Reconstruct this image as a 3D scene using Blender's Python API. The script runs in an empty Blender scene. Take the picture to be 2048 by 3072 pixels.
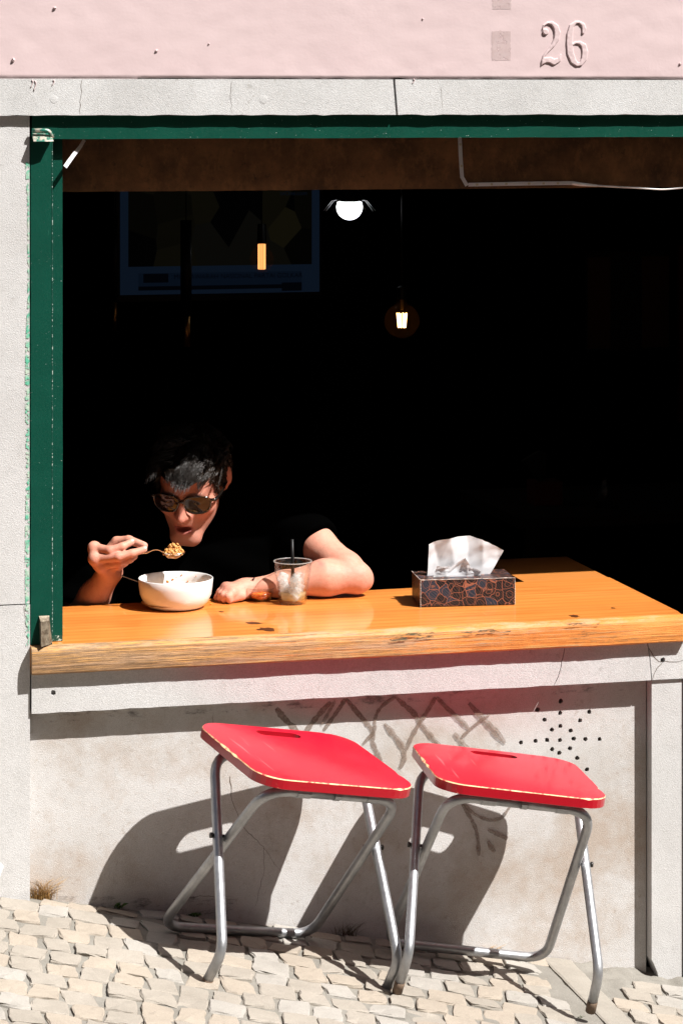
import bpy, bmesh, math, random
import numpy as np
from mathutils import Vector, Matrix, noise
from mathutils.geometry import delaunay_2d_cdt

R = math.radians
random.seed(7)
rng = np.random.default_rng(7)
SC = bpy.context.scene
COL = SC.collection

# ------------------------------------------------------------------ camera, sky, sun, exposure
FOC, HZ, YAW, DIST, EYE = 8180.0, 300.0, R(14.0), 5.93, 1.83      # focal length in photo pixels, horizon row, yaw, distance, eye height
FW = np.array([math.sin(YAW), math.cos(YAW), 0.0]); RT = np.array([math.cos(YAW), -math.sin(YAW), 0.0]); UP = np.array([0, 0, 1.0])
CAM = np.array([0, 0, EYE]) - DIST * FW
cam_d = bpy.data.cameras.new('camera'); cam = bpy.data.objects.new('camera', cam_d); COL.objects.link(cam)
cam.location = CAM; cam.rotation_euler = (R(90), 0, -YAW)
cam_d.sensor_fit = 'HORIZONTAL'; cam_d.sensor_width = 24.0; cam_d.lens = FOC / 2048 * 24.0
cam_d.shift_y = -(1536 - HZ) / 2048; cam_d.clip_start = 0.1; cam_d.clip_end = 500
SC.camera = cam

SUN = Vector((-1.0, 1.0, -1.80)).normalized()                     # direction the light travels
world = bpy.data.worlds.new('World'); SC.world = world; world.use_nodes = True
wn = world.node_tree; wn.nodes.clear()
sky = wn.nodes.new('ShaderNodeTexSky'); sky.sky_type = 'NISHITA'; sky.sun_disc = False
sky.sun_elevation = math.asin(-SUN.z); sky.sun_rotation = math.atan2(-SUN.x, -SUN.y); sky.altitude = 50; sky.air_density = 0.7; sky.dust_density = 4.0; sky.ozone_density = 0.4
bg = wn.nodes.new('ShaderNodeBackground'); bg.inputs[1].default_value = 0.05
wo = wn.nodes.new('ShaderNodeOutputWorld')
wn.links.new(sky.outputs[0], bg.inputs[0]); wn.links.new(bg.outputs[0], wo.inputs[0])
sun_d = bpy.data.lights.new('sun', 'SUN'); sun_d.energy = 5.0; sun_d.angle = R(0.5); sun_d.color = (1.0, 0.975, 0.945)
sun = bpy.data.objects.new('sun', sun_d); COL.objects.link(sun)
sun.rotation_euler = SUN.to_track_quat('-Z', 'Y').to_euler(); sun.location = (2, -4, 6)
SC.view_settings.view_transform = 'Standard'; SC.view_settings.look = 'None'
SC.view_settings.exposure = 1.0; SC.view_settings.gamma = 1.0; SC.view_settings.use_curve_mapping = False
SC.render.engine = 'CYCLES'
SC.cycles.max_bounces = 10; SC.cycles.transparent_max_bounces = 16; SC.cycles.use_denoising = True
SC.cycles.caustics_reflective = True; SC.cycles.caustics_refractive = False; SC.cycles.blur_glossy = 0.3

# ------------------------------------------------------------------ measuring helpers (photo pixel -> point at a known depth / height)
def _ray(u, v): return FW * FOC + RT * (u - 1024) + UP * (HZ - v)
def at(u, v, Y): r = _ray(u, v); return CAM + r * ((Y - CAM[1]) / r[1])
def at_z(u, v, Z): r = _ray(u, v); return CAM + r * ((Z - CAM[2]) / r[2])
GN = np.array([0.19, -0.017, 1.0]); GD = 0.010 - 0.017 * 0.03       # street plane: falls 19 % to the right
def gz(x, y): return GD - GN[0] * x - GN[1] * y
def at_g(u, v): r = _ray(u, v); return CAM + r * ((GD - GN @ CAM) / (GN @ r))
def to_px(p):
    q = np.asarray(p, float) - CAM; d = q @ FW
    return 1024 + FOC * (q @ RT) / d, HZ - FOC * (q @ UP) / d

# ------------------------------------------------------------------ object helpers
def org(o):
    v = Vector((0, 0, 0))
    while o is not None: v = v + o.location; o = o.parent
    return v
def tag(o, label=None, cat=None, group=None, kind=None):
    for k, v in (('label', label), ('category', cat), ('group', group), ('kind', kind)):
        if v: o[k] = v
    return o
def thing(name, label, cat, loc=(0, 0, 0), group=None):
    o = bpy.data.objects.new(name, None); COL.objects.link(o); o.location = loc; o.empty_display_size = 0.05
    return tag(o, label, cat, group)
def obj(name, V, F, mat, parent=None, smooth=False, mi=None, kind=None):
    """one mesh object from world-space vertices"""
    off = np.array(org(parent)) if parent else np.zeros(3)
    V = np.asarray(V, float)
    if parent is None:
        off = V.mean(0); off[2] = V[:, 2].min()
    me = bpy.data.meshes.new(name); me.from_pydata((V - off).tolist(), [], [list(map(int, f)) for f in F]); 
    for m in (mat if isinstance(mat, (list, tuple)) else [mat]): me.materials.append(m)
    if mi is not None: me.polygons.foreach_set('material_index', mi)
    if smooth: me.polygons.foreach_set('use_smooth', [True] * len(me.polygons))
    me.validate(); me.update()
    o = bpy.data.objects.new(name, me); COL.objects.link(o)
    if parent: o.parent = parent
    else: o.location = off
    if kind: o['kind'] = kind
    return o
def copy_tree(o, parent=None):
    c = o.copy(); COL.objects.link(c); c.parent = parent
    for ch in list(o.children): copy_tree(ch, c)
    return c
class MB:
    def __init__(s): s.V = []; s.F = []; s.M = []
    def add(s, V, F, m=0):
        n = len(s.V); s.V += [tuple(v) for v in V]; s.F += [tuple(i + n for i in f) for f in F]; s.M += [m] * len(F); return s
    def box(s, a, b, m=0):
        (x0, y0, z0), (x1, y1, z1) = a, b
        return s.add([(x0,y0,z0),(x1,y0,z0),(x1,y1,z0),(x0,y1,z0),(x0,y0,z1),(x1,y0,z1),(x1,y1,z1),(x0,y1,z1)],
                     [(0,3,2,1),(4,5,6,7),(0,1,5,4),(1,2,6,5),(2,3,7,6),(3,0,4,7)], m)
    def tube(s, pts, r, n=10, caps=True, m=0, closed=False):
        P = [Vector(p) for p in pts]; rs = r if isinstance(r, (list, tuple)) else [r] * len(P)
        V = []; F = []; up = None
        for i, p in enumerate(P):
            if closed: t = P[(i + 1) % len(P)] - P[i - 1]
            else: t = P[min(i + 1, len(P) - 1)] - P[max(i - 1, 0)]
            t.normalize()
            if up is None:
                up = Vector((0, 0, 1)) if abs(t.z) < .9 else Vector((1, 0, 0))
            a = t.cross(up); a.normalize(); b = a.cross(t); up = b
            for k in range(n):
                an = 2 * math.pi * k / n; V.append(p + (a * math.cos(an) + b * math.sin(an)) * rs[i])
        L = len(P)
        for i in range(L if closed else L - 1):
            j = (i + 1) % L
            for k in range(n):
                F.append((i*n+k, i*n+(k+1) % n, j*n+(k+1) % n, j*n+k))
        if caps and not closed: F += [tuple(range(n))[::-1], tuple((L-1)*n + k for k in range(n))]
        return s.add(V, F, m)
    def lathe(s, prof, c, n=40, m=0, cap0=True, cap1=True):
        V = []; F = []
        for r, z in prof:
            for k in range(n):
                an = 2 * math.pi * k / n; V.append((c[0] + r * math.cos(an), c[1] + r * math.sin(an), c[2] + z))
        for i in range(len(prof) - 1):
            for k in range(n): F.append((i*n+k, i*n+(k+1) % n, (i+1)*n+(k+1) % n, (i+1)*n+k))
        if cap0: F.append(tuple(range(n))[::-1])
        if cap1: F.append(tuple((len(prof)-1)*n + k for k in range(n)))
        return s.add(V, F, m)
    def build(s, name, mat, parent=None, smooth=False, bevel=0, seg=2, kind=None, noise_amp=0, noise_scale=20, cut=0):
        V, F, M = s.V, s.F, s.M
        if bevel or cut:
            bm = bmesh.new(); vs = [bm.verts.new(v) for v in V]
            for f, mm in zip(F, M):
                try: bm.faces.new([vs[i] for i in f]).material_index = mm
                except ValueError: pass
            if bevel:
                ed = [e for e in bm.edges if len(e.link_faces) == 2 and e.calc_face_angle(0) > .6]
                bmesh.ops.bevel(bm, geom=ed, offset=bevel, segments=seg, affect='EDGES', profile=.5, clamp_overlap=True)
            if cut:
                for _ in range(40):
                    ed = [e for e in bm.edges if e.calc_length() > cut]
                    if not ed: break
                    bmesh.ops.subdivide_edges(bm, edges=ed, cuts=1, use_grid_fill=True)
            bm.verts.index_update(); V = [tuple(v.co) for v in bm.verts]; F = [[v.index for v in f.verts] for f in bm.faces]; M = [f.material_index for f in bm.faces]; bm.free()
        if noise_amp:
            V = [tuple(Vector(v) + noise.noise_vector(Vector(v) * noise_scale) * noise_amp) for v in V]
        return obj(name, V, F, mat, parent, smooth, M, kind)

def fillet(pts, r, n=6):
    """round the inner corners of a polyline; r one number or one per point"""
    P = [Vector(p) for p in pts]; out = [P[0]]
    for i in range(1, len(P) - 1):
        rr = r[i] if isinstance(r, (list, tuple)) else r
        a = (P[i-1] - P[i]); b = (P[i+1] - P[i]); la, lb = a.length, b.length; a.normalize(); b.normalize()
        d = min(rr, la * .48, lb * .48); A = P[i] + a * d; B = P[i] + b * d
        for k in range(n + 1):
            t = k / n; out.append(A * (1-t)**2 + P[i] * 2*t*(1-t) + B * t*t)
    out.append(P[-1]); return out

def plate(outline, holes, y0, depth, hole_depth, name, mat, parent, flip=False):
    """flat stone: front face at y0 in the XZ plane, with real holes"""
    pts = [Vector(p) for p in outline]; edges = [(i, (i+1) % len(outline)) for i in range(len(outline))]
    faces = []
    rings = []
    for c, r in holes:
        s = len(pts); n = 10; rg = []
        for k in range(n):
            an = 2*math.pi*k/n; rr = r * random.uniform(.86, 1.12); pts.append(Vector((c[0] + rr*math.cos(an), c[1] + rr*math.sin(an)))); rg.append(s+k)
        edges += [(rg[k], rg[(k+1) % n]) for k in range(n)]; rings.append((c, r, rg))
    V2, E2, F2, *_ = delaunay_2d_cdt(pts, edges, [], 1, 1e-6)
    mb = MB(); V = [(v.x, y0, v.y) for v in V2]; F = []
    for f in F2:
        cx = sum(V2[i].x for i in f)/len(f); cz = sum(V2[i].y for i in f)/len(f)
        if any((cx-c[0])**2 + (cz-c[1])**2 < (r*.8)**2 for c, r, _ in rings): continue
        F.append(tuple(f) if not flip else tuple(f)[::-1])
    mb.add(V, F)
    n = len(outline)
    mb.add([(p[0], y0, p[1]) for p in outline] + [(p[0], y0+depth, p[1]) for p in outline], [(i, (i+1) % n, n+(i+1) % n, n+i) for i in range(n)] + [tuple(range(2*n-1, n-1, -1))])
    for c, r, rg in rings:
        k = len(rg); ring = [V2[i] for i in rg]
        mb.add([(p.x, y0, p.y) for p in ring] + [(p.x*.9+c[0]*.1, y0+hole_depth, p.y*.9+c[1]*.1) for p in ring], [(i, (i+1) % k, k+(i+1) % k, k+i) for i in range(k)] + [tuple(range(k, 2*k))])
    return mb.build(name, mat, parent)

def ribbon_mesh(pts, widths, off, normal_y=-1):
    """flat strip along world points lying in a wall plane (y constant); widths in metres"""
    V = []; F = []; P = [np.array(p) for p in pts]; n = len(P)
    for i, p in enumerate(P):
        t = P[min(i+1, n-1)] - P[max(i-1, 0)]; t = t / (np.linalg.norm(t) + 1e-9); s = np.array([-t[2], 0, t[0]])
        w = widths[i] if isinstance(widths, (list, tuple)) else widths
        V += [p + s*w/2 + [0, off, 0], p - s*w/2 + [0, off, 0]]
    for i in range(n-1): F.append((2*i, 2*i+1, 2*i+3, 2*i+2))
    return V, F
def jag(pts, step, amp, seed=0):
    """subdivide a 2-D polyline and jitter it"""
    r = random.Random(seed); out = []
    for a, b in zip(pts[:-1], pts[1:]):
        a = np.array(a, float); b = np.array(b, float); L = np.linalg.norm(b-a); k = max(1, int(L/step)); nrm = np.array([-(b-a)[1], (b-a)[0]])/(L+1e-9)
        for i in range(k):
            p = a + (b-a)*i/k
            if i: p = p + nrm*r.uniform(-amp, amp)
            out.append(tuple(p))
    out.append(tuple(pts[-1])); return out

# ------------------------------------------------------------------ materials
class NT:
    def __init__(s, name):
        s.m = bpy.data.materials.new(name); s.m.use_nodes = True; s.t = s.m.node_tree; s.b = s.t.nodes['Principled BSDF']
        s.pos = s.n('ShaderNodeNewGeometry').outputs['Position']
    def n(s, k, **kw):
        x = s.t.nodes.new(k)
        for a, b in kw.items(): setattr(x, a, b)
        return x
    def link(s, a, b): s.t.links.new(a, b)
    def _in(s, sock, v):
        if hasattr(v, 'links') or isinstance(v, bpy.types.NodeSocket): s.link(v, sock)
        else: sock.default_value = v
    def coords(s, scale=(1, 1, 1), src=None, rot=(0, 0, 0)):
        mp = s.n('ShaderNodeMapping'); mp.inputs['Scale'].default_value = scale; mp.inputs['Rotation'].default_value = rot; s.link(src or s.pos, mp.inputs['Vector']); return mp.outputs[0]
    def objco(s): return s.n('ShaderNodeTexCoord').outputs['Object']
    def noise(s, sc, det=4, ro=.6, co=None, dist=0.0):
        x = s.n('ShaderNodeTexNoise'); x.inputs['Scale'].default_value = sc; x.inputs['Detail'].default_value = det; x.inputs['Roughness'].default_value = ro; x.inputs['Distortion'].default_value = dist
        s.link(co or s.pos, x.inputs['Vector']); return x.outputs['Fac']
    def voro(s, sc, feat='F1', co=None, out='Distance', rnd=1.0):
        x = s.n('ShaderNodeTexVoronoi', feature=feat); x.inputs['Scale'].default_value = sc; x.inputs['Randomness'].default_value = rnd; s.link(co or s.pos, x.inputs['Vector']); return x.outputs[out]
    def wave(s, sc, dist, co, det=2, dsc=1.0, prof='SIN', d='X'):
        x = s.n('ShaderNodeTexWave', wave_profile=prof, bands_direction=d); x.inputs['Scale'].default_value = sc; x.inputs['Distortion'].default_value = dist; x.inputs['Detail'].default_value = det; x.inputs['Detail Scale'].default_value = dsc; s.link(co, x.inputs['Vector']); return x.outputs['Fac']
    def ramp(s, f, stops, interp='LINEAR'):
        x = s.n('ShaderNodeValToRGB'); e = x.color_ramp.elements; x.color_ramp.interpolation = interp
        while len(e) < len(stops): e.new(.5)
        for k, (p, c) in zip(e, stops): k.position = p; k.color = (*c, 1) if isinstance(c, tuple) else (c, c, c, 1)
        s.link(f, x.inputs[0]); return x.outputs[0]
    def mix(s, f, a, b, mode='MIX'):
        x = s.n('ShaderNodeMix', data_type='RGBA', blend_type=mode)
        s._in(x.inputs[0], f)
        for i, v in ((6, a), (7, b)):
            s._in(x.inputs[i], (*v, 1) if isinstance(v, tuple) and len(v) == 3 else v)
        return x.outputs[2]
    def math(s, op, a, b=0.0, clamp=False):
        x = s.n('ShaderNodeMath', operation=op, use_clamp=clamp); s._in(x.inputs[0], a); s._in(x.inputs[1], b); return x.outputs[0]
    def sep(s, src=None):
        x = s.n('ShaderNodeSeparateXYZ'); s.link(src or s.pos, x.inputs[0]); return x.outputs
    def bump(s, h, st, d, prev=None):
        x = s.n('ShaderNodeBump'); x.inputs['Strength'].default_value = st; x.inputs['Distance'].default_value = d; s.link(h, x.inputs['Height'])
        if prev is not None: s.link(prev, x.inputs['Normal'])
        s.link(x.outputs[0], s.b.inputs['Normal']); return x.outputs[0]
    def set(s, **kw):
        for k, v in kw.items():
            sock = s.b.inputs[{'col': 'Base Color', 'rough': 'Roughness', 'metal': 'Metallic', 'coat': 'Coat Weight', 'coatr': 'Coat Roughness', 'spec': 'Specular IOR Level', 'trans': 'Transmission Weight',
                               'ior': 'IOR', 'sss': 'Subsurface Weight', 'sssr': 'Subsurface Radius', 'ssss': 'Subsurface Scale', 'alpha': 'Alpha', 'emc': 'Emission Color', 'ems': 'Emission Strength', 'sheen': 'Sheen Weight', 'aniso': 'Anisotropic'}[k]]
            s._in(sock, (*v, 1) if isinstance(v, tuple) and len(v) == 3 and sock.type == 'RGBA' else v)
        return s

def mat_stone(name, a, b, stain=(.26, .21, .15), stain_at=.66, rot=0.0, bump=.55):
    t = NT(name)
    big = t.noise(5.5, 6, .65); fine = t.noise(400, 3, .75); mid = t.noise(38, 5, .7)
    tool = t.voro(520, co=t.coords((1, 1, 1.0)))
    c = t.mix(t.ramp(big, [(.3, 0.), (.7, 1.)]), a, b)
    c = t.mix(t.ramp(t.noise(1.7, 8, .72, t.coords((1, 1, .6))), [(.48, 0.), (.7, .6)]), c, tuple(x*.80 for x in b))
    c = t.mix(t.math('MULTIPLY', t.ramp(mid, [(.5, 0.), (.78, 1.)]), .35), c, tuple(x * .72 for x in b))
    c = t.mix(t.ramp(t.noise(3.1, 7, .72), [(stain_at, 0.), (stain_at + .16, .6)]), c, stain)
    c = t.mix(t.math('MULTIPLY', t.ramp(t.noise(150, 4, .7), [(.56, 0.), (.72, 1.)]), .38), c, stain)
    c = t.mix(t.math('MULTIPLY', t.ramp(t.noise(48, 3, .6), [(.66, 0.), (.72, 1.)]), .30), c, tuple(x*.7 for x in stain))
    c = t.mix(.42, c, t.ramp(fine, [(.28, .35), (.66, 1.)]), 'MULTIPLY')
    t.set(col=c, rough=.85, spec=.25)
    h = t.math('ADD', t.math('MULTIPLY', fine, .8), t.math('MULTIPLY', tool, .9)); h = t.math('ADD', h, t.math('MULTIPLY', mid, .5))
    t.bump(h, bump*.60, .0018); return t.m
M = {}
M['stone'] = mat_stone('limestone', (.60, .592, .585), (.52, .507, .493), stain=(.36, .315, .275), stain_at=.60)
M['panel'] = mat_stone('tooled_limestone', (.60, .585, .572), (.51, .483, .458), stain=(.36, .265, .19), stain_at=.47)
M['lintel'] = mat_stone('grey_limestone', (.60, .598, .592), (.53, .524, .512), stain=(.36, .32, .27), stain_at=.62)
M['cobble'] = mat_stone('cream_cobble', (.345, .31, .265), (.28, .25, .21), stain=(.33, .29, .25), stain_at=.6, bump=.4)
M['cobble2'] = mat_stone('warm_cobble', (.37, .32, .26), (.31, .265, .215), stain=(.36, .31, .26), stain_at=.62, bump=.4)
M['cobble3'] = mat_stone('pale_cobble', (.37, .345, .31), (.30, .28, .25), stain=(.33, .30, .27), stain_at=.58, bump=.4)
M['mortar'] = mat_stone('sandy_mortar', (.27, .255, .225), (.19, .175, .15), stain=(.17, .155, .12), stain_at=.60, bump=.9)
M['curb'] = mat_stone('curb_stone', (.31, .285, .245), (.26, .235, .20), stain=(.33, .28, .22), stain_at=.66, bump=.25)

t = NT('pink_plaster')
nb = t.noise(7, 6, .6); nf = t.noise(150, 4, .6); st = t.noise(45, 4, .55, t.coords((.8, 1, 1)))
c = t.mix(t.ramp(nb, [(.3, 0.), (.7, 1.)]), (.55, .432, .430), (.52, .403, .403))
c = t.mix(t.math('MULTIPLY', t.ramp(t.noise(16, 6, .7), [(.68, 0.), (.74, 1.)]), .25), c, (.44, .33, .33))
t.set(col=c, rough=.6, spec=.3)
t.bump(t.math('ADD', t.math('MULTIPLY', nf, .5), t.math('ADD', st, t.math('MULTIPLY', nb, .6))), .12, .003); M['pink'] = t.m
t = NT('bare_pink_patch'); t.set(col=t.mix(t.ramp(t.noise(90, 4, .7), [(.4, 0.), (.6, 1.)]), (.47, .355, .345), (.50, .39, .385)), rough=.85); t.set(alpha=t.ramp(t.noise(60, 5, .7), [(.36, 0.), (.48, .85)])); M['patch'] = t.m

def mat_green(name, dark=1.0):
    t = NT(name)
    w = t.noise(60, 6, .75, t.coords((1, 1, .25))); n2 = t.noise(230, 3, .7)
    c = t.mix(t.ramp(t.noise(9, 5, .6), [(.3, 0.), (.7, 1.)]), (.0014, .043, .027), (.0024, .055, .035))
    c = t.mix(t.ramp(w, [(.66, 0.), (.72, .8)]), c, (.03, .12, .085))
    c = t.mix(t.ramp(t.noise(300, 2, .5), [(.73, 0.), (.77, .8)]), c, (.5, .55, .5))
    t.set(col=c, rough=t.ramp(n2, [(.3, .32), (.7, .55)]), spec=.22); t.bump(t.math('ADD', w, t.math('MULTIPLY', n2, .3)), .3, .002); return t.m
M['green'] = mat_green('green_gloss_paint')
t = NT('chipped_paint_edge'); c = t.mix(t.ramp(t.noise(120, 4, .7), [(.54, 0.), (.60, 1.)]), (.003, .05, .033), (.45, .52, .46)); t.set(col=c, rough=.5); M['chip'] = t.m
t = NT('flaked_green_stain'); n = t.noise(110, 5, .75); t.set(col=t.mix(t.ramp(t.noise(45, 3, .6), [(.4, 0.), (.6, 1.)]), (.10, .42, .27), (.42, .52, .42)), rough=.6, alpha=t.ramp(n, [(.47, 0.), (.52, 1.)])); M['greenstain'] = t.m
t = NT('rusty_metal'); c = t.mix(t.ramp(t.noise(70, 5, .7), [(.4, 0.), (.62, 1.)]), (.10, .075, .05), (.26, .22, .16)); t.set(col=c, metal=.5, rough=.55); t.bump(t.noise(200, 3, .6), .3, .001); M['rust'] = t.m
t = NT('worn_painted_metal'); c = t.mix(t.ramp(t.noise(90, 5, .7), [(.45, 0.), (.55, 1.)]), (.02, .16, .11), (.48, .43, .36)); t.set(col=c, metal=.3, rough=.35); M['wornmetal'] = t.m
t = NT('brown_board')
a1 = t.noise(9, 7, .7); a2 = t.noise(30, 6, .75, t.coords((1, 1, .6)))
c = t.mix(t.ramp(a1, [(.35, 0.), (.65, 1.)]), (.075, .034, .014), (.19, .085, .032))
c = t.mix(t.ramp(a2, [(.5, 0.), (.75, .8)]), c, (.27, .125, .046)); c = t.mix(t.ramp(t.noise(60, 4, .7), [(.62, 0.), (.7, .5)]), c, (.03, .02, .012))
t.set(col=c, rough=.7, spec=.2); t.bump(a2, .3, .003); M['brown'] = t.m

def wood(name, weathered):
    t = NT(name)
    g = t.coords((1.1, 16, 30)); n1 = t.noise(3.2, 6, .65, g, .6); n2 = t.noise(11, 5, .7, t.coords((1.0, 22, 40))); n3 = t.noise(2.6, 3, .5, t.coords((1.0, 3, 3)))
    rings = t.wave(2.2, 5.5, t.coords((.28, 4.2, 4.2)), 3, 1.3, d='Y')
    c = t.mix(t.ramp(n1, [(.28, 0.), (.72, 1.)]), (.63, .205, .034), (.71, .285, .066))
    c = t.mix(t.math('MULTIPLY', t.ramp(rings, [(.5, 0.), (.9, 1.)]), .48), c, (.55, .15, .021))
    c = t.mix(t.ramp(n3, [(.46, 0.), (.72, .6)]), c, (.42, .115, .016))
    c = t.mix(t.ramp(n2, [(.63, 0.), (.73, .65)]), c, (.30, .075, .012))
    if weathered:
        w1 = t.noise(9, 7, .78, t.coords((.6, 8, 22))); w2 = t.noise(5, 5, .7, t.coords((1.2, 5, 14))); x = t.sep()[0]
        more = t.math('MULTIPLY', t.math('SUBTRACT', .25, x), .20)
        f = t.math('ADD', t.math('ADD', w1, more), .05)
        c = t.mix(t.ramp(f, [(.52, 0.), (.6, .75)]), c, t.mix(t.ramp(w2, [(.35, 0.), (.65, 1.)]), (.46, .27, .08), (.36, .27, .18)))
        c = t.mix(t.ramp(t.math('ADD', t.noise(15, 6, .75, t.coords((.8, 10, 34))), t.math('MULTIPLY', more, .6)), [(.55, 0.), (.62, .9)]), c, (.19, .115, .06))
        gr = t.math('MULTIPLY', t.ramp(t.noise(24, 5, .75, t.coords((.7, 3, 6))), [(.52, 0.), (.58, 1.)]), t.ramp(t.noise(3.1, 2, .5, t.coords((1, .2, .4))), [(.54, 0.), (.62, 1.)]))
        c = t.mix(t.math('MULTIPLY', gr, .8), c, (.02, .06, .04))
        zr = t.n('ShaderNodeMapRange'); zr.inputs['From Min'].default_value = .664; zr.inputs['From Max'].default_value = .672; t.link(t.sep()[2], zr.inputs['Value'])
        c = t.mix(t.math('MULTIPLY', zr.outputs[0], t.ramp(t.noise(12, 6, .75, t.coords((.8, 2, 2))), [(.48, 0.), (.60, .5)])), c, (.46, .34, .21))
        t.set(col=c, rough=.62, spec=.35); t.bump(t.math('ADD', w1, n1), .6, .004)
    else:
        sc = t.noise(40, 3, .6, t.coords((1, .08, 1), rot=(0, 0, .5)))
        c = t.mix(t.ramp(sc, [(.69, 0.), (.73, .35)]), c, (.74, .42, .17))
        t.set(col=c, rough=.4, spec=.4, coat=.62, coatr=t.ramp(t.noise(14, 4, .6), [(.3, .035), (.7, .13)])); t.bump(n1, .08, .002)
    return t.m
M['wood'] = wood('varnished_pine', False); M['woodworn'] = wood('weathered_pine', True)
t = NT('dark_table_wood'); t.set(col=t.mix(t.noise(6, 5, .6, t.coords((2, 20, 20))), (.34, .11, .02), (.55, .21, .045)), rough=.45); M['sidewood'] = t.m
t = NT('wood_knot'); t.set(col=(.10, .028, .008), rough=.4, coat=.5, coatr=.08); M['knot'] = t.m

t = NT('red_lacquer'); n = t.noise(500, 2, .5, t.objco()); big = t.noise(10, 4, .6, t.objco())
c = t.mix(t.ramp(big, [(.35, 0.), (.7, 1.)]), (.42, .0015, .017), (.48, .0025, .022)); c = t.mix(t.ramp(t.noise(70, 3, .6, t.objco()), [(.74, 0.), (.77, .5)]), c, (.7, .25, .2))
c = t.mix(t.math('MULTIPLY', t.ramp(t.noise(5, 6, .7, t.objco()), [(.5, 0.), (.75, 1.)]), .07), c, (.50, .10, .11)); c = t.mix(t.ramp(t.noise(38, 3, .6, t.coords((1, .06, 1), t.objco(), (0, 0, .7))), [(.70, 0.), (.73, .30)]), c, (.62, .22, .22))
t.set(col=c, rough=.42, spec=.25, coat=.40, coatr=t.ramp(t.noise(9, 5, .7, t.objco()), [(.3, .06), (.7, .22)])); t.bump(n, .04, .0006); M['red'] = t.m
t = NT('red_seat_side'); c = t.mix(t.ramp(t.noise(60, 5, .75, t.objco()), [(.68, 0.), (.71, 1.)]), (.34, .002, .010), (.60, .36, .2)); t.set(col=c, rough=.35, coat=.4, coatr=.15); M['redside'] = t.m
t = NT('bare_wood_edge'); c = t.mix(t.ramp(t.noise(80, 4, .7, t.objco()), [(.38, 0.), (.5, 1.)]), (.52, .05, .045), (.74, .49, .26)); t.set(col=c, rough=.7); M['bare'] = t.m
t = NT('grey_tube_metal'); n = t.noise(26, 5, .7, t.objco()); c = t.mix(t.ramp(n, [(.35, 0.), (.7, 1.)]), (.30, .305, .315), (.42, .425, .435)); c = t.mix(t.ramp(t.noise(120, 5, .75, t.objco()), [(.68, 0.), (.73, .8)]), c, (.16, .12, .09))
t.set(col=c, metal=.75, rough=t.ramp(t.noise(60, 3, .6, t.objco()), [(.3, .33), (.7, .5)])); M['tube'] = t.m
t = NT('rusty_tube_foot'); t.set(col=t.mix(t.noise(90, 4, .7, t.objco()), (.055, .035, .025), (.22, .15, .10)), metal=.3, rough=.7); M['foot'] = t.m
t = NT('dark_bolt'); t.set(col=(.06, .055, .05), metal=.7, rough=.4); M['bolt'] = t.m

t = NT('white_glaze'); t.set(col=(.70, .695, .69), rough=.3, spec=.5, coat=.25, coatr=.15); M['white'] = t.m
t = NT('steel'); t.set(col=(.62, .61, .6), metal=1.0, rough=.18); M['steel'] = t.m
t = NT('fried_rice'); oi = t.n('ShaderNodeObjectInfo'); t.set(col=t.mix(t.noise(300, 3, .6), (.50, .19, .035), (.62, .34, .11)), rough=.5, sss=.0); M['rice'] = t.m
t = NT('chilli_sauce'); t.set(col=t.mix(t.ramp(t.noise(160, 3, .6), [(.4, 0.), (.6, 1.)]), (.50, .035, .008), (.72, .20, .03)), rough=.2, coat=.5); M['sauce'] = t.m
t = NT('carrot_bits'); t.set(col=t.mix(t.noise(120, 2, .5), (.72, .30, .04), (.55, .10, .02)), rough=.4); M['bits'] = t.m
t = NT('black_plastic'); t.set(col=(.005, .005, .005), rough=.4, spec=.2); M['black'] = t.m

def glass(name, tint, gl=.03, ior=1.45, rough=.02):
    m = bpy.data.materials.new(name); m.use_nodes = True; nt = m.node_tree; nt.nodes.clear()
    o = nt.nodes.new('ShaderNodeOutputMaterial'); mx = nt.nodes.new('ShaderNodeMixShader'); tr = nt.nodes.new('ShaderNodeBsdfTransparent'); g = nt.nodes.new('ShaderNodeBsdfGlossy'); lw = nt.nodes.new('ShaderNodeLayerWeight'); pw = nt.nodes.new('ShaderNodeMath'); pw.operation = 'POWER'; pw.inputs[1].default_value = 4.0; fr = nt.nodes.new('ShaderNodeMath'); fr.operation = 'MULTIPLY_ADD'; fr.inputs[1].default_value = .75; fr.inputs[2].default_value = .04; lw.inputs[0].default_value = .5; nt.links.new(lw.outputs['Facing'], pw.inputs[0]); nt.links.new(pw.outputs[0], fr.inputs[0])
    tr.inputs[0].default_value = (*tint, 1); g.inputs['Roughness'].default_value = rough
    nt.links.new(fr.outputs[0], mx.inputs[0]); nt.links.new(tr.outputs[0], mx.inputs[1]); nt.links.new(g.outputs[0], mx.inputs[2]); nt.links.new(mx.outputs[0], o.inputs[0]); return m
M['glass'] = glass('clear_glass', (.965, .975, .97), ior=1.5)

def frosted(name, col, amt, rough=.08):
    m = bpy.data.materials.new(name); m.use_nodes = True; nt = m.node_tree; b = nt.nodes['Principled BSDF']; o = nt.nodes['Material Output']
    b.inputs['Base Color'].default_value = (*col, 1); b.inputs['Roughness'].default_value = rough
    tr = nt.nodes.new('ShaderNodeBsdfTransparent'); tl = nt.nodes.new('ShaderNodeBsdfTranslucent'); tl.inputs[0].default_value = (*col, 1)
    m1 = nt.nodes.new('ShaderNodeMixShader'); m1.inputs[0].default_value = .5; nt.links.new(b.outputs[0], m1.inputs[1]); nt.links.new(tl.outputs[0], m1.inputs[2])
    m2 = nt.nodes.new('ShaderNodeMixShader'); m2.inputs[0].default_value = amt; nt.links.new(m1.outputs[0], m2.inputs[1]); nt.links.new(tr.outputs[0], m2.inputs[2]); nt.links.new(m2.outputs[0], o.inputs[0]); return m
M['amberglass'] = frosted('amber_bulb_glass', (.10, .05, .018), .92, .1)
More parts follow.
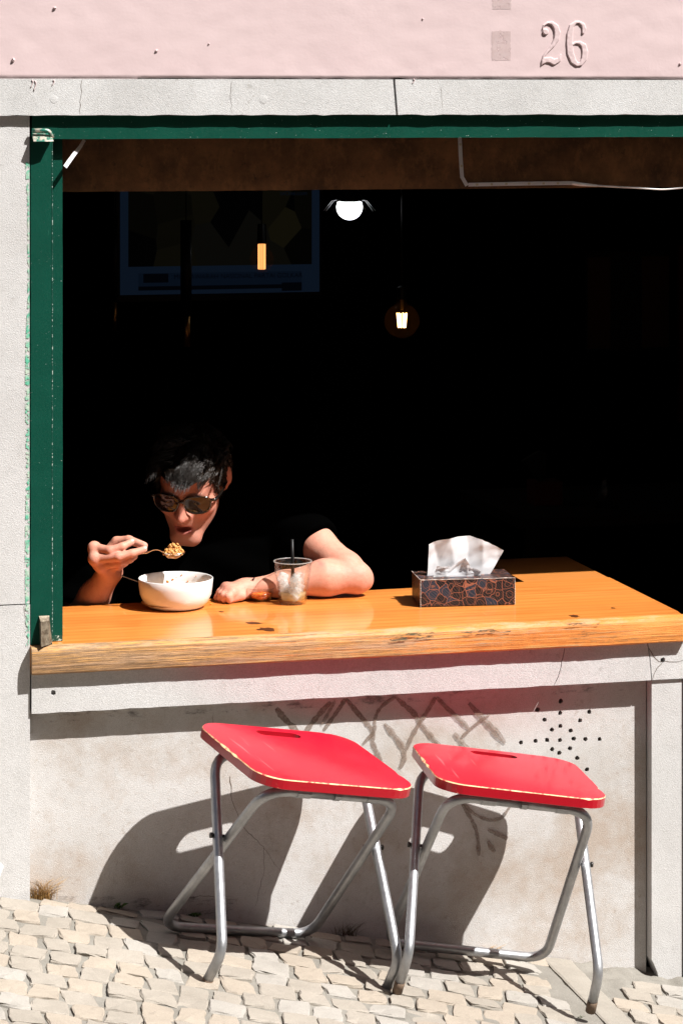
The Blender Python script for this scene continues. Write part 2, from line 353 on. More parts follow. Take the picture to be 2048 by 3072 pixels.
M['ice'] = frosted('ice', (.88, .90, .90), .68, .03)
M['drink'] = frosted('pale_drink', (.80, .66, .36), .55)
M['tissue'] = frosted('tissue_paper', (.66, .66, .675), 0.0, .95); M['tissue'].node_tree.nodes['Mix Shader'].inputs[0].default_value = .22
M['tape'] = frosted('white_tape', (.82, .80, .80), 0.0, .6)

t = NT('floral_carton')
uv = t.objco()
wob = t.n('ShaderNodeVectorMath', operation='ADD'); nn = t.n('ShaderNodeTexNoise'); nn.inputs['Scale'].default_value = 22; t.link(uv, nn.inputs['Vector']); sc_ = t.n('ShaderNodeVectorMath', operation='SCALE'); sc_.inputs['Scale'].default_value = .02; t.link(nn.outputs['Color'], sc_.inputs[0]); t.link(uv, wob.inputs[0]); t.link(sc_.outputs[0], wob.inputs[1])
ed = t.voro(44, 'DISTANCE_TO_EDGE', wob.outputs[0]); cellc = t.voro(44, 'F1', wob.outputs[0], 'Color'); cd = t.voro(44, 'F1', wob.outputs[0])
vein = t.wave(90, 3.0, wob.outputs[0], 1, 1.0, d='DIAGONAL')
c = t.mix(t.ramp(t.sep(cellc)[0], [(.35, 0.), (.65, 1.)], 'CONSTANT'), (.008, .006, .007), (.014, .024, .040))
c = t.mix(t.math('MULTIPLY', t.ramp(vein, [(.75, 0.), (.95, 1.)]), .3), c, (.16, .12, .12))
c = t.mix(t.math('MULTIPLY', t.ramp(cd, [(.40, 0.), (.42, 1.), (.44, 1.), (.46, 0.)]), .7), c, (.22, .085, .05))
c = t.mix(t.ramp(ed, [(.014, 1.), (.028, 0.)]), c, (.27, .10, .06))
t.set(col=c, rough=.45, spec=.25, coat=.12, coatr=.15); M['carton'] = t.m
t = NT('carton_edge'); t.set(col=(.5, .47, .44), rough=.8); M['cartonedge'] = t.m

t = NT('skin'); at_ = t.n('ShaderNodeVertexColor', layer_name='tone')
c = t.mix(t.math('MULTIPLY', t.ramp(t.noise(90, 4, .6), [(.35, 0.), (.7, 1.)]), .30), at_.outputs[0], (.48, .15, .105)); c = t.mix(t.math('MULTIPLY', t.ramp(t.noise(28, 5, .65), [(.45, 0.), (.7, 1.)]), .35), c, (.42, .16, .11)); c = t.mix(t.math('MULTIPLY', t.ramp(t.noise(260, 2, .5), [(.64, 0.), (.7, 1.)]), .35), c, (.30, .12, .08)); t.set(col=c, rough=.58, spec=.35, sss=.12, sssr=(1.0, .35, .2), ssss=.008)
t.bump(t.math('ADD', t.noise(420, 3, .6), t.math('MULTIPLY', t.noise(120, 3, .6), 1.5)), .28, .0014); M['skin'] = t.m
t = NT('dark_hair'); c = t.mix(t.noise(60, 3, .6), (.007, .0044, .003), (.020, .0125, .008)); t.set(col=c, rough=.36, spec=.38); M['hair'] = t.m
M['haircap'] = NT('matte_hair_mass').set(col=(.010, .0065, .0045), rough=1.0, spec=.02).m
t = NT('black_cotton'); t.set(col=(.0006, .0006, .0006), rough=1.0, spec=.0); M['shirt'] = t.m
t = NT('dark_denim'); t.set(col=(.012, .014, .02), rough=.9, spec=.1); M['denim'] = t.m
t = NT('tortoise_frame'); c = t.mix(t.ramp(t.noise(120, 3, .6, dist=1.0), [(.62, 0.), (.70, 1.)]), (.007, .005, .004), (.26, .10, .02)); t.set(col=c, rough=.15, coat=.5); M['tortoise'] = t.m
t = NT('sunglass_lens'); t.set(col=(.014, .008, .007), rough=.05, spec=.45, coat=.15, coatr=.02); M['lens'] = t.m
t = NT('eye_white'); t.set(col=(.6, .57, .53), rough=.2); M['eye'] = t.m

def dull(name, col, rough=.8, spec=.1): t = NT(name); t.set(col=t.mix(t.noise(8, 4, .6), tuple(x*.8 for x in col), tuple(min(1, x*1.2) for x in col)), rough=rough, spec=spec); return t.m
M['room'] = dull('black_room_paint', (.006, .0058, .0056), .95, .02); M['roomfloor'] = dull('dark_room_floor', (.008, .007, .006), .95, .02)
M['grass'] = dull('green_weed', (.05, .085, .02)); M['dry'] = dull('dry_grass', (.42, .26, .10)); M['drydark'] = dull('dead_grass', (.13, .09, .05))
M['brass'] = NT('brass').set(col=(.55, .30, .09), metal=1.0, rough=.4).m
M['led'] = NT('led_chip').set(col=(.62, .56, .42), rough=.3).m
M['cable'] = dull('white_cable', (.72, .70, .68), .4, .4)
M['crack'] = dull('dark_crack', (.13, .10, .075)); M['hole'] = dull('old_plug_red', (.30, .12, .08))
def glow(name, col, s): t = NT(name); t.set(col=(0.0, 0.0, 0.0), rough=.5, emc=col, ems=s); return t.m
M['bulbwhite'] = glow('lit_globe', (.93, .97, 1.0), 2.2); M['fil'] = glow('lit_filament', (1.0, .60, .22), 7.0); M['filtube'] = glow('lit_tube_filament', (1.0, .42, .13), 1.1); M['filcore'] = glow('filament_core', (1.0, .36, .10), .55)

# ================================================================== LARGE STRUCTURE
# ---- street
pave = obj('pavement', [(-30, -30, gz(-30, -30) - .03), (30, -30, gz(30, -30) - .03), (30, .2, gz(30, .2) - .03), (-30, .2, gz(-30, .2) - .03)], [(0, 1, 2, 3)], M['cobble'], kind='structure')
def ground_grid(x0, x1, y0, y1, st, dz, amp):
    nx = int((x1-x0)/st)+1; ny = int((y1-y0)/st)+1; V = []; F = []
    for j in range(ny):
        for i in range(nx):
            x = x0+i*st; y = y0+j*st
            n = noise.noise(Vector((x*9, y*9, 0))) + .6*noise.noise(Vector((x*40, y*40, 3)))
            rub = .012 if (x > .52 and y > -.14) else 0
            V.append((x, y, gz(x, y) + dz + amp*n + rub*noise.noise(Vector((x*30, y*30, 9)))))
    for j in range(ny-1):
        for i in range(nx-1): a = j*nx+i; F.append((a, a+1, a+nx+1, a+nx))
    return V, F
V, F = ground_grid(-1.3, 1.4, -1.5, .05, .012, -.0042, .0024)
tag(obj('mortar_bed', V, F, M['mortar'], pave, smooth=True), kind='stuff')
# curb strip laid square to the wall
XC0, XC1 = at_g(1641, 2890)[0], at_g(1641, 2890)[0] + .07
V = []; F = []
ys = np.linspace(.028, -1.6, 60)
for i, y in enumerate(ys):
    j0 = .003*noise.noise(Vector((y*25, 1, 0))); j1 = .004*noise.noise(Vector((y*25, 5, 0)))
    for x, dz in ((XC0+j0, -.03), (XC0+j0, -.001), (XC0+j0+.005, .001), (XC0+.035, .002), (XC1+j1-.005, .001), (XC1+j1, -.001), (XC1+j1, -.03)):
        V.append((x, y, gz(x, y)+dz+.0015*noise.noise(Vector((x*30, y*12, 2)))))
for i in range(len(ys)-1):
    for k in range(6): a = i*7+k; F.append((a, a+1, a+8, a+7))
obj('curb_stone', V, F, M['curb'], pave)
# cobbles, rows turned about nine degrees to the wall
th = .16; UD = np.array([math.cos(th), -math.sin(th)]); VD = np.array([math.sin(th), math.cos(th)])
rc = random.Random(11)
def cobble_mesh(cx, cy, w, d):
    n_side = 3; pts = []
    sk = rc.uniform(-.006, .006)
    cor = [(-w/2, -d/2), (w/2, -d/2), (w/2, d/2), (-w/2, d/2)]
    cor = [(a + rc.gauss(0, .0026) + (sk if b > 0 else -sk), b + rc.gauss(0, .0026)) for a, b in cor]
    for k in range(4):
        a = np.array(cor[k]); b = np.array(cor[(k+1) % 4])
        for s in range(n_side):
            f = s/n_side; p = a+(b-a)*f
            if s: p = p + np.array([-(b-a)[1], (b-a)[0]])*rc.uniform(-.03, .03)
            else: p = p*rc.uniform(.93, .99)
            pts.append(p)
    tz = rc.uniform(-.0020, .0030); tx, ty = rc.gauss(0, .035), rc.gauss(0, .03)
    V = []; n = len(pts)
    for ring, (s, z) in enumerate(((1.0, -.03), (1.0, -.0045), (.97, -.0014), (.90, .0))):
        for p in pts:
            q = p*s + (np.array([rc.gauss(0, .0012), rc.gauss(0, .0012)]) if ring else 0)
            w_ = UD*q[0]+VD*q[1]; x, y = cx+w_[0], cy+w_[1]
            V.append((x, y, gz(x, y) + z + tz + (tx*q[0] + ty*q[1] + rc.gauss(0, .0008) if ring > 0 else 0)))
    V.append((cx, cy, gz(cx, cy)+tz+rc.uniform(-.001, .002)))
    F = []
    for r_ in range(3):
        for k in range(n): F.append((r_*n+k, r_*n+(k+1) % n, (r_+1)*n+(k+1) % n, (r_+1)*n+k))
    for k in range(n): F.append((3*n+k, 3*n+(k+1) % n, 4*n))
    return V, F
far = MB()
n_cob = 0
for j in range(-21, 17):
    v0 = j*.079
    u = -1.9 + rc.uniform(0, .07)
    while u < 2.1:
        w = rc.uniform(.052, .074); d = .0745 + rc.gauss(0, .002)
        c = UD*(u+w/2) + VD*(v0 + rc.gauss(0, .003))
        u += w + rc.uniform(.004, .009)
        x, y = c
        if y > -.03 or y < -1.75 or x < -1.5 or x > 1.7: continue
        if XC0-.5*w-.001 < x < XC1+.5*w: continue
        if x > XC1 and y > -.10: continue
        V, F = cobble_mesh(x, y, w, d)
        m = M[rc.choice(['cobble', 'cobble', 'cobble2', 'cobble3'])]
        px = to_px((x, y, gz(x, y)))
        if -60 < px[0] < 2110 and px[1] < 3130 and n_cob < 282:
            obj('cobble', V, F, m, pave); n_cob += 1
        else: far.add(V, F)
# thin fill stones along the wall foot
u = -.66
while u < .44:
    w = rc.uniform(.05, .09); V, F = cobble_mesh(u+w/2, -.004 + rc.gauss(0, .003), w-.006, .046); u += w
    obj('cobble', V, F, M[rc.choice(['cobble', 'cobble2', 'cobble3'])], pave)
o = far.build('cobble_field', M['cobble'], pave); o['kind'] = 'stuff'

# ---- the room behind the opening
def struct(name, a, b, mat): return MB().box(a, b).build(name, mat, kind='structure')
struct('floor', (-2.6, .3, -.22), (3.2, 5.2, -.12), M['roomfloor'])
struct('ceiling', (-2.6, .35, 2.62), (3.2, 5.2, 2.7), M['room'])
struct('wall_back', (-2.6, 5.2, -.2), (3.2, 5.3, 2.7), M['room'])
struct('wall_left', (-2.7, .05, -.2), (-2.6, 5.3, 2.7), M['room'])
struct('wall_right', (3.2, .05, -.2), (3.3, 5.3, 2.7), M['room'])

# ---- facade
fac = thing('building_facade', 'pink plastered facade with pale stone window surround and number 26', 'building', (0, .1, -.15))
def part(mb, name, mat, parent=fac, **k): return mb.build(name, mat, parent, **k)
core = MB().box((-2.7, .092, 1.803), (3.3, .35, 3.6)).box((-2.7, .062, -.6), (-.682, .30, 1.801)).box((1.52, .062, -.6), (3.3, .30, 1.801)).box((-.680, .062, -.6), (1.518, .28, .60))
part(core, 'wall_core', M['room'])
# plaster
def plaster_y(x, z): return -.0118 + .0012*noise.noise(Vector((x*7, z*7, 1))) + .0007*noise.noise(Vector((x*28, z*34, 4)))
def plaster():
    xs = np.arange(-1.9, 2.4, .012); zs = list(np.arange(1.8775, 2.12, .008)) + list(np.arange(2.14, 3.6, .06))
    V = []; F = []; nx = len(xs)
    for j, z in enumerate(zs):
        for x in xs:
            y = -.0118 + .0012*noise.noise(Vector((x*7, z*7, 1))) + .0007*noise.noise(Vector((x*28, z*34, 4)))
            zz = z
            if j == 0:
                zz = z + .0022*noise.noise(Vector((x*20, 0, 7))) + .0012*noise.noise(Vector((x*90, 0, 2)))
                if x < -.45: zz -= .003 + .004*max(0, noise.noise(Vector((x*38, 0, 11))))
            if j < 3: y -= .0012*(3-j)/3*(.3+noise.noise(Vector((x*30, j, 3))))
            V.append((x, y, zz))
    for j in range(len(zs)-1):
        for i in range(nx-1): a = j*nx+i; F.append((a, a+1, a+nx+1, a+nx))
    n0 = len(V)
    for i in range(nx): V.append((V[i][0], .02, V[i][2]))
    for i in range(nx-1): F.append((i, n0+i, n0+i+1, i+1))
    return V, F
V, F = plaster(); wall_p = obj('plaster_wall', V, F, M['pink'], fac, smooth=True)
MB().box((-1.9, .022, 1.86), (2.4, .06, 3.6)).build('plaster_back', M['crack'], fac)
for u0, v0, u1, v1 in ((1474, 92, 1531, 180), (1476, -40, 1532, 26)):
    p0 = at(u0, v1, -.012); p1 = at(u1, v0, -.012); V = []; F = []; nx, nz = 14, 22
    for j in range(nz+1):
        for i in range(nx+1):
            x = p0[0]+(p1[0]-p0[0])*i/nx + .0025*noise.noise(Vector((j*.5, i > nx/2, 3))); z = p0[2]+(p1[2]-p0[2])*j/nz + .003*noise.noise(Vector((i*.4, j > nz/2, 8))); V.append((x, plaster_y(x, z)-.0004, z))
    for j in range(nz):
        for i in range(nx): q = j*(nx+1)+i; F.append((q, q+1, q+nx+2, q+nx+1))
    obj('bare_patch', V, F, M['patch'], fac, smooth=True)
for (u, v, r) in ((470, 150, .0035), (164, 22, .0035), (1268, 55, .002), (627, 130, .002), (2040, 190, .003), (40, 178, .004)):
    c = at(u, v, -.013); bm = bmesh.new(); bmesh.ops.create_icosphere(bm, subdivisions=2, radius=r)
    VV = [tuple(Vector(c) + x.co*random.uniform(.7, 1.2)) for x in bm.verts]; FF = [[x.index for x in f.verts] for f in bm.faces]; bm.free()
    obj('plaster_lump', VV, FF, M['pink'], fac)
# paint drips over the lintel
for (u, v0, v1) in ((96, 238, 262), (160, 238, 256), (105, 240, 272), (1240, 236, 250)):
    pts = [at(u + 3*math.sin(k), v0+(v1-v0)*k/5, -.0152) for k in range(6)]
    MB().tube(pts, [.0012, .0011, .0010, .0009, .0011, .0006], 6).build('paint_drip', M['pink'], fac, smooth=True)

# numerals in relief
def numeral(strokes, name):
    """embossed figure: strokes of (u, v, r) in photo pixels"""
    A = []
    for s in strokes:
        for a, b in zip(s[:-1], s[1:]): A.append((a, b))
    us = [p[0] for s in strokes for p in s]; vs = [p[1] for s in strokes for p in s]
    u0, u1, v0, v1 = min(us)-22, max(us)+22, min(vs)-22, max(vs)+22; st = 1.5
    U, W = np.meshgrid(np.arange(u0, u1, st), np.arange(v0, v1, st)); D = np.full(U.shape, 99.)
    for (a, b) in A:
        ax, ay, ar = a; bx, by, br = b; dx, dy = bx-ax, by-ay; L = dx*dx+dy*dy+1e-9
        tt = np.clip(((U-ax)*dx+(W-ay)*dy)/L, 0, 1); D = np.minimum(D, np.hypot(U-ax-tt*dx, W-ay-tt*dy)-(ar+(br-ar)*tt))
    h = np.clip((1.2-D)/3.6, 0, 1); h = h*h*(3-2*h); V = []; idx = -np.ones(U.shape, int); F = []
    for j in range(U.shape[0]):
        for i in range(U.shape[1]):
            if D[j, i] < 5:
                idx[j, i] = len(V); p = at(U[j, i], W[j, i], -.0138); V.append((p[0], -.0108 - .0048*h[j, i] - .0004*noise.noise(Vector((U[j, i]*.1, W[j, i]*.1, 0))), p[2]))
    for j in range(U.shape[0]-1):
        for i in range(U.shape[1]-1):
            q = (idx[j, i], idx[j+1, i], idx[j+1, i+1], idx[j, i+1])
            if min(q) >= 0: F.append(q)
    return obj(name, V, F, M['pink'], fac, smooth=True)
k = .1913
cv = lambda L: [(1560+x*k, 20+y*k, r*k) for x, y, r in L]
numeral([cv([(398, 385, 52), (400, 388, 50)]), cv([(352, 340, 12), (370, 285, 16), (430, 245, 20), (500, 250, 30), (560, 310, 46), (583, 400, 52), (568, 500, 46), (510, 600, 34), (430, 690, 26), (370, 770, 22), (345, 850, 20), (338, 905, 14)]), cv([(352, 880, 22), (400, 830, 44), (470, 830, 50), (530, 860, 52), (600, 830, 40), (635, 745, 14)])], 'numeral_two')
numeral([cv([(985, 400, 26), (1000, 340, 40), (985, 280, 34), (930, 238, 22), (870, 238, 24), (805, 300, 42), (778, 420, 52), (772, 560, 56), (785, 720, 58), (830, 840, 52), (890, 900, 34), (950, 890, 36), (1000, 810, 50), (1015, 700, 52), (995, 610, 46), (940, 560, 30), (870, 555, 22), (820, 590, 20)])], 'numeral_six')

# lintel
def stone(name, outline, y0, depth, mat, holes=(), hd=.03, parent=fac): return plate(outline, list(holes), y0, depth, hd, name, mat, parent)
JX0, JX1 = at(1181, 240, -.014)[0], at(1190, 342, -.014)[0]
ZL0, ZL1 = 1.7985, 1.8758
bott = jag([(-1.9, ZL0), (JX1-.002, ZL0)], .02, .0012, 1)
stone('lintel_stone', bott + [(JX0-.002, ZL1), (-1.9, ZL1)], -.014, .10, M['lintel'])
bott = jag([(JX1+.003, ZL0), (2.4, ZL0)], .02, .0012, 2)
stone('lintel_stone', bott + [(2.4, ZL1), (JX0+.003, ZL1)], -.014, .10, M['lintel'])
# left jamb stones, joint a little above the counter
zj = at(40, 1815, 0)[2]
stone('jamb_stone', [(-1.9, zj+.0012), (-.6795, zj+.0015), (-.6795, 1.7975), (-1.9, 1.7975)], 0, .06, M['stone'])
stone('jamb_stone', [(-1.9, -.6), (-.6785, -.6), (-.6785, .1), (-.6785, zj-.001), (-1.9, zj-.001)], 0.0005, .06, M['stone'])
# sill stones with the broken joints between them
def col2(pts): return [tuple(at(u, v, -.006)[[0, 2]]) for u, v in pts]
cr1 = jag(col2([(1694, 1945), (1684, 1985), (1680, 2010), (1674, 2030), (1660, 2053)]), .008, .0012, 5)
cr2 = jag(col2([(1941, 1930), (1946, 1960), (1950, 1990), (1954, 2030)]), .008, .0010, 6)
sh = lambda L, d: [(x+d, z) for x, z in L]
ZS0, ZS1 = .5325, .617
sill_o = jag([(-.6757, ZS0), (cr1[-1][0], ZS0)], .03, .0008, 8)
fix = lambda L: [(L[0][0], ZS1)] + L[1:-1] + [(L[-1][0], ZS0)]
cr1 = fix(cr1); cr2 = fix(cr2)
plug = (tuple(at(160, 2078, -.006)[[0, 2]]), .0065)
sill1 = stone('sill_stone', sill_o + sh(cr1, -.0008)[::-1][1:] + [(-.6757, ZS1)], -.006, .066, M['stone'], [plug], .012)
stone('sill_stone', sh(cr1, .0008)[::-1] [:] and ([ (cr1[-1][0]+.0008, ZS0), (cr2[-1][0]-.001, ZS0)] + sh(cr2, -.001)[::-1][1:] + sh(cr1, .0008)[:-1]), -.0063, .066, M['stone'])
stone('sill_stone', [(cr2[-1][0]+.0015, ZS0), (1.6, ZS0), (1.6, ZS1)] + sh(cr2, .0012)[:-1], -.0058, .066, M['stone'], [(tuple(at(1987, 1981, -.006)[[0, 2]]), .0068)], .04)
# right pilaster with a broken foot, then the next stone
zb = lambda u, v: tuple(at(u, v, 0)[[0, 2]])
XR = .7152
stone('pilaster_stone', [(zb(1978, 2955)[0], -.6), (.7868, -.6), (.7868, .5305), (XR, .5305), (XR, zb(1954, 2880)[1]), zb(1962, 2895), zb(1972, 2920), zb(1978, 2955)], 0, .05, M['stone'])
stone('jamb_stone', [(.7895, -.6), (1.6, -.6), (1.6, .5305), (.7895, .5305)], -.003, .05, M['stone'])
# carved panel with drilled holes
HP = [(320, 658), (520, 583), (515, 685), (763, 675), (380, 744), (685, 750), (517, 798), (443, 828), (606, 836), (178, 940), (303, 926), (402, 917), (512, 920), (632, 907), (733, 910), (852, 910), (446, 997), (598, 988), (507, 1027), (660, 1072), (745, 1170)]
PY = .03
holes = [(tuple(at(1500+x*.3495, 1900+y*.3495, PY)[[0, 2]]), .0058) for x, y in HP]
panel = stone('stone_panel', [(-.6755, -.6), (.7130, -.6), (.7130, .5315), (-.6755, .5315)], PY, .03, M['panel'], holes, .026)
# spray strokes on the panel
t = NT('faded_brown_spray'); t.set(col=t.mix(t.noise(40, 4, .6), (.17, .115, .085), (.25, .175, .13)), rough=.9, alpha=t.ramp(t.noise(170, 3, .7), [(.25, .30), (.6, .66)])); t.bump(t.noise(240, 3, .7), .5, .004); M['spray'] = t.m
g5 = lambda L: [(780+x*.5102, 2020+y*.5102) for x, y in L]
g6 = lambda L: [(1000+x*.5102, 2300+y*.5102) for x, y in L]
strokes = [(g5([(95, 205), (130, 255), (205, 330), (290, 420)]), 17), (g5([(415, 170), (370, 215), (310, 285), (250, 370)]), 15), (g5([(500, 150), (470, 200), (420, 270), (370, 340)]), 12),
  (g5([(505, 150), (560, 220), (640, 310), (665, 350), (655, 400), (690, 480), (720, 560)]), 15), (g5([(795, 140), (740, 170), (690, 220), (670, 280), (675, 340), (600, 420)]), 10), (g5([(795, 140), (850, 190), (910, 240), (950, 310), (1010, 380), (1060, 440)]), 15),
  (g5([(730, 295), (790, 370), (840, 440), (850, 500), (820, 560)]), 15), (g5([(1030, 140), (990, 210), (930, 300), (880, 390), (860, 450)]), 13), (g5([(1035, 140), (1100, 210), (1170, 270), (1225, 325)]), 14),
  (g5([(1350, 240), (1290, 280), (1230, 330), (1180, 380)]), 10), (g5([(1225, 175), (1290, 250), (1350, 310), (1440, 410)]), 17), (g5([(1140, 350), (1180, 400), (1230, 450)]), 12), (g5([(440, 160), (400, 230), (360, 300)]), 9),
  (g6([(740, 190), (790, 280), (830, 350), (848, 430), (850, 525)]), 11), (g6([(740, 190), (790, 250), (850, 295), (920, 318), (980, 305), (1010, 270), (1045, 220)]), 9), (g6([(905, 370), (950, 390), (1005, 415), (1020, 425)]), 12), (g6([(905, 435), (920, 470), (945, 500)]), 14)]
for i, (pts, w) in enumerate(strokes):
    P = [Vector(at(u, v, PY)) for u, v in pts]; P = fillet(P, .02, 4) if len(P) > 2 else P
    Q = []
    for a, b in zip(P[:-1], P[1:]):
        for s in range(3): Q.append(a + (b-a)*s/3)
    Q.append(P[-1])
    n = len(Q); ws = [(w/1360)*1.3*(.8+.35*noise.noise(Vector((i*3.1, q*.25, 0))))*(min(1, .55+q*.25, .55+(n-1-q)*.25)) for q in range(n)]
    V, F = ribbon_mesh([np.array(p) for p in Q], ws, -.0006-.00022*i)
    obj('graffiti_stroke', V, F, M['spray'], panel)
def crack(pts, Y, w, parent, seed=0, col='crack'):
    P = jag([tuple(at(u, v, Y)[[0, 2]]) for u, v in pts], .009, .0018, seed); n = len(P)
    V, F = ribbon_mesh([np.array((x, Y, z)) for x, z in P], [w*(.5+.8*abs(noise.noise(Vector((k*.7, seed, 0)))))*(1-.7*k/n) for k in range(n)], -.0005)
    obj('crack', V, F, M[col], parent)
crack([(690, 2330), (695, 2400), (715, 2450), (745, 2500), (790, 2540), (793, 2600), (782, 2660), (765, 2720)], PY, .0022, panel, 1)
crack([(790, 2545), (815, 2580), (845, 2615)], PY, .0012, panel, 2)
crack([(640, 2140), (638, 2200), (645, 2260)], PY, .0013, panel, 3)
crack([(520, 2700), (600, 2688), (700, 2700)], PY, .0022, panel, 4)
crack([(1945, 1945), (1960, 1970), (1975, 1985), (1985, 1986)], -.0058, .003, fac, 5)
crack([(1985, 1990), (1970, 2005), (1960, 2025), (1957, 2038)], -.0058, .003, fac, 6)
crack([(1995, 1984), (2020, 1986), (2060, 1980)], -.0058, .002, fac, 7)
crack([(245, 240), (242, 290), (240, 343)], -.014, .0016, fac, 8)
crack([(694, 245), (692, 300), (697, 340)], -.014, .0012, fac, 9)
crack([(1322, 262), (1326, 310), (1328, 342)], -.014, .0009, fac, 10)
crack([(72, 1818), (75, 1850), (90, 1872)], 0, .0012, fac, 11)
for (u, v, r) in ((162, 297, .009), (790, 297, .010)):     # old rounded fixings in the lintel
    c = at(u, v, -.0142); V = []; F = []; n = 12
    for q, (rr, h) in enumerate(((r, 0), (r*.9, .0002), (r*.5, .0003), (.0003, .0004))):
        for k_ in range(n): an = 2*math.pi*k_/n; V.append((c[0]+rr*math.cos(an), c[1]-h, c[2]+rr*math.sin(an)))
    for q in range(3):
        for k_ in range(n): F.append((q*n+k_, q*n+(k_+1) % n, (q+1)*n+(k_+1) % n, (q+1)*n+k_))
    obj('filled_fixing', V, F, M['lintel'], fac, smooth=True)
# grime under sill and counter (old dirt with a shape of its own)
t = NT('black_grime'); t.set(col=(.05, .038, .03), rough=.9, alpha=t.ramp(t.noise(34, 6, .78, t.coords((.5, 1, 1.4))), [(.52, 0.), (.66, .6)])); M['grime'] = t.m
for (u0, u1, v0, v1, Y) in ((96, 1935, 2128, 2175, PY-.003), (96, 700, 2690, 2745, PY-.003)):
    a = at(u0, v0, Y); b = at(u1, v0, Y); c = at(u1, v1-(u1-u0)*.057, Y) if Y and v0 < 2300 else at(u1, v1+30, Y); d = at(u0, v1, Y)
    if v0 < 2300: a[2] = b[2] = .5315; d[2] = c[2] = .505
    obj('grime_streak', [a, b, c, d], [(0, 1, 2, 3)], M['grime'], panel)

# ---- green window frame
fr = tag(MB().box((-.6745, .001, 1.748), (1.52, .058, 1.7975)).build('window_frame', M['green'], fac, bevel=.0025, cut=.06, noise_amp=.0008, noise_scale=25))
MB().box((-.6770, .0, .6768), (-.6310, .056, 1.7475)).build('jamb_post', M['green'], fr, bevel=.002, cut=.06, noise_amp=.0007, noise_scale=22)
MB().box((-.6300, .026, .690), (-.6055, .060, 1.7475)).build('jamb_strip', M['green'], fr, bevel=.003, cut=.06, noise_amp=.0007, noise_scale=22)
mb = MB().box((-.6316, -.0006, .70), (-.6302, .004, 1.74)); mb.build('chipped_edge', M['chip'], fr, cut=.03, noise_amp=.0005, noise_scale=60)
MB().box((-.6300, .0255, .678), (-.6055, .058, .690)).build('jamb_tip', M['chip'], fr, bevel=.003)
# top corner bracket: bent flange standing out from the frame
a = at(95, 392, -.002); 
pts = fillet([(-.675, -.012, 1.7665), (-.640, -.014, 1.7665), (-.632, -.010, 1.7510)], .012, 5)
MB().tube(pts, .0045, 8).build('corner_bracket', M['wornmetal'], fr, smooth=True)
V = []; F = []
for i in range(9):
    x = -.674 + .042*i/8; V += [(x, -.002, 1.7600), (x, -.022 - .004*math.sin(i/8*3), 1.7455), (x, -.024 - .004*math.sin(i/8*3), 1.7435), (x, -.001, 1.7500)]
for i in range(8):
    for kk in range(4): F.append((i*4+kk, i*4+(kk+1) % 4, i*4+4+(kk+1) % 4, i*4+4+kk))
F += [(0, 1, 2, 3), (35, 34, 33, 32)]
obj('flap', V, F, M['wornmetal'], fr)
# bottom pivot bracket on the jamb
b0 = at(130, 1905, -.01)
V = [(b0[0]-.008, -.0008, .738), (b0[0]+.014, -.0008, .738), (b0[0]+.020, -.0008, .680), (b0[0]-.006, -.0008, .680), (b0[0]-.006, -.013, .728), (b0[0]+.012, -.008, .728), (b0[0]+.012, -.010, .678), (b0[0]-.007, -.030, .678)]
obj('pivot_bracket', V, [(0, 3, 2, 1), (4, 5, 6, 7), (0, 1, 5, 4), (1, 2, 6, 5), (2, 3, 7, 6), (3, 0, 4, 7)], M['rust'], fr)
bm = bmesh.new(); bmesh.ops.create_icosphere(bm, subdivisions=2, radius=.006); c = at(128, 1868, -.004)
obj('pivot_knob', [tuple(Vector(c)+v.co) for v in bm.verts], [[v.index for v in f.verts] for f in bm.faces], M['rust'], fr, smooth=True); bm.free()
# flaked paint on the jamb stone beside the frame
V = []; F = []
for i in range(90):
    z = 1.70 - i*.0115; w = .004 + .011*max(0, .3+noise.noise(Vector((0, z*3, 5))))
    V += [(-.6797, -.0012, z), (-.6797-w, -.0012, z)]
for i in range(89): F.append((2*i, 2*i+1, 2*i+3, 2*i+2))
obj('paint_flakes', V, F, M['greenstain'], fac)
# brown board under the lintel
MB().box((-.60, .072, 1.633), (1.515, .090, 1.80)).build('header_board', M['brown'], fac, cut=.05, noise_amp=.0012, noise_scale=18)
# ---- counter
cnt = thing('wooden_counter', 'orange varnished pine counter with weathered front edge across the open window', 'counter', (0, .2, .618))
def counter_top():
    F4 = [(-.6790, .0006), (.7850, .0006), (.7890, .03), (.7870, .482), (.60, .474), (.10, .452), (-.40, .428), (-.6790, .415)]
    mb = MB(); n = len(F4)
    mb.add([(x, y, .630) for x, y in F4] + [(x, y, .6765) for x, y in F4], [tuple(range(n))[::-1], tuple(range(n, 2*n))] + [(i, (i+1) % n, n+(i+1) % n, n+i) for i in range(n)])
    return mb
counter_top().build('top_board', M['wood'], cnt, bevel=.002, smooth=False)
xs = np.linspace(-.6775, .7905, 150); prof = [(.0002, .6185), (-.022, .6180), (-.0265, .6215), (-.0275, .635), (-.0270, .655), (-.0250, .667), (-.019, .6730), (-.009, .6755), (.0002, .6760)]
V = []; F = []; n = len(prof)
for i, x in enumerate(xs):
    for q, (y, z) in enumerate(prof):
        e = 1 if 0 < q < 8 else 0
        V.append((x, y + e*(.0016*noise.noise(Vector((x*8, z*60, 0))) + .0008*noise.noise(Vector((x*60, z*300, 3)))), z + (.0012*noise.noise(Vector((x*14, q*.7, 5))) if q else 0)))
for i in range(len(xs)-1):
    for q in range(n): F.append((i*n+q, i*n+(q+1) % n, (i+1)*n+(q+1) % n, (i+1)*n+q))
F += [tuple(range(n)), tuple((len(xs)-1)*n+q for q in range(n))[::-1]]
obj('front_edge_board', V, F, M['woodworn'], cnt)
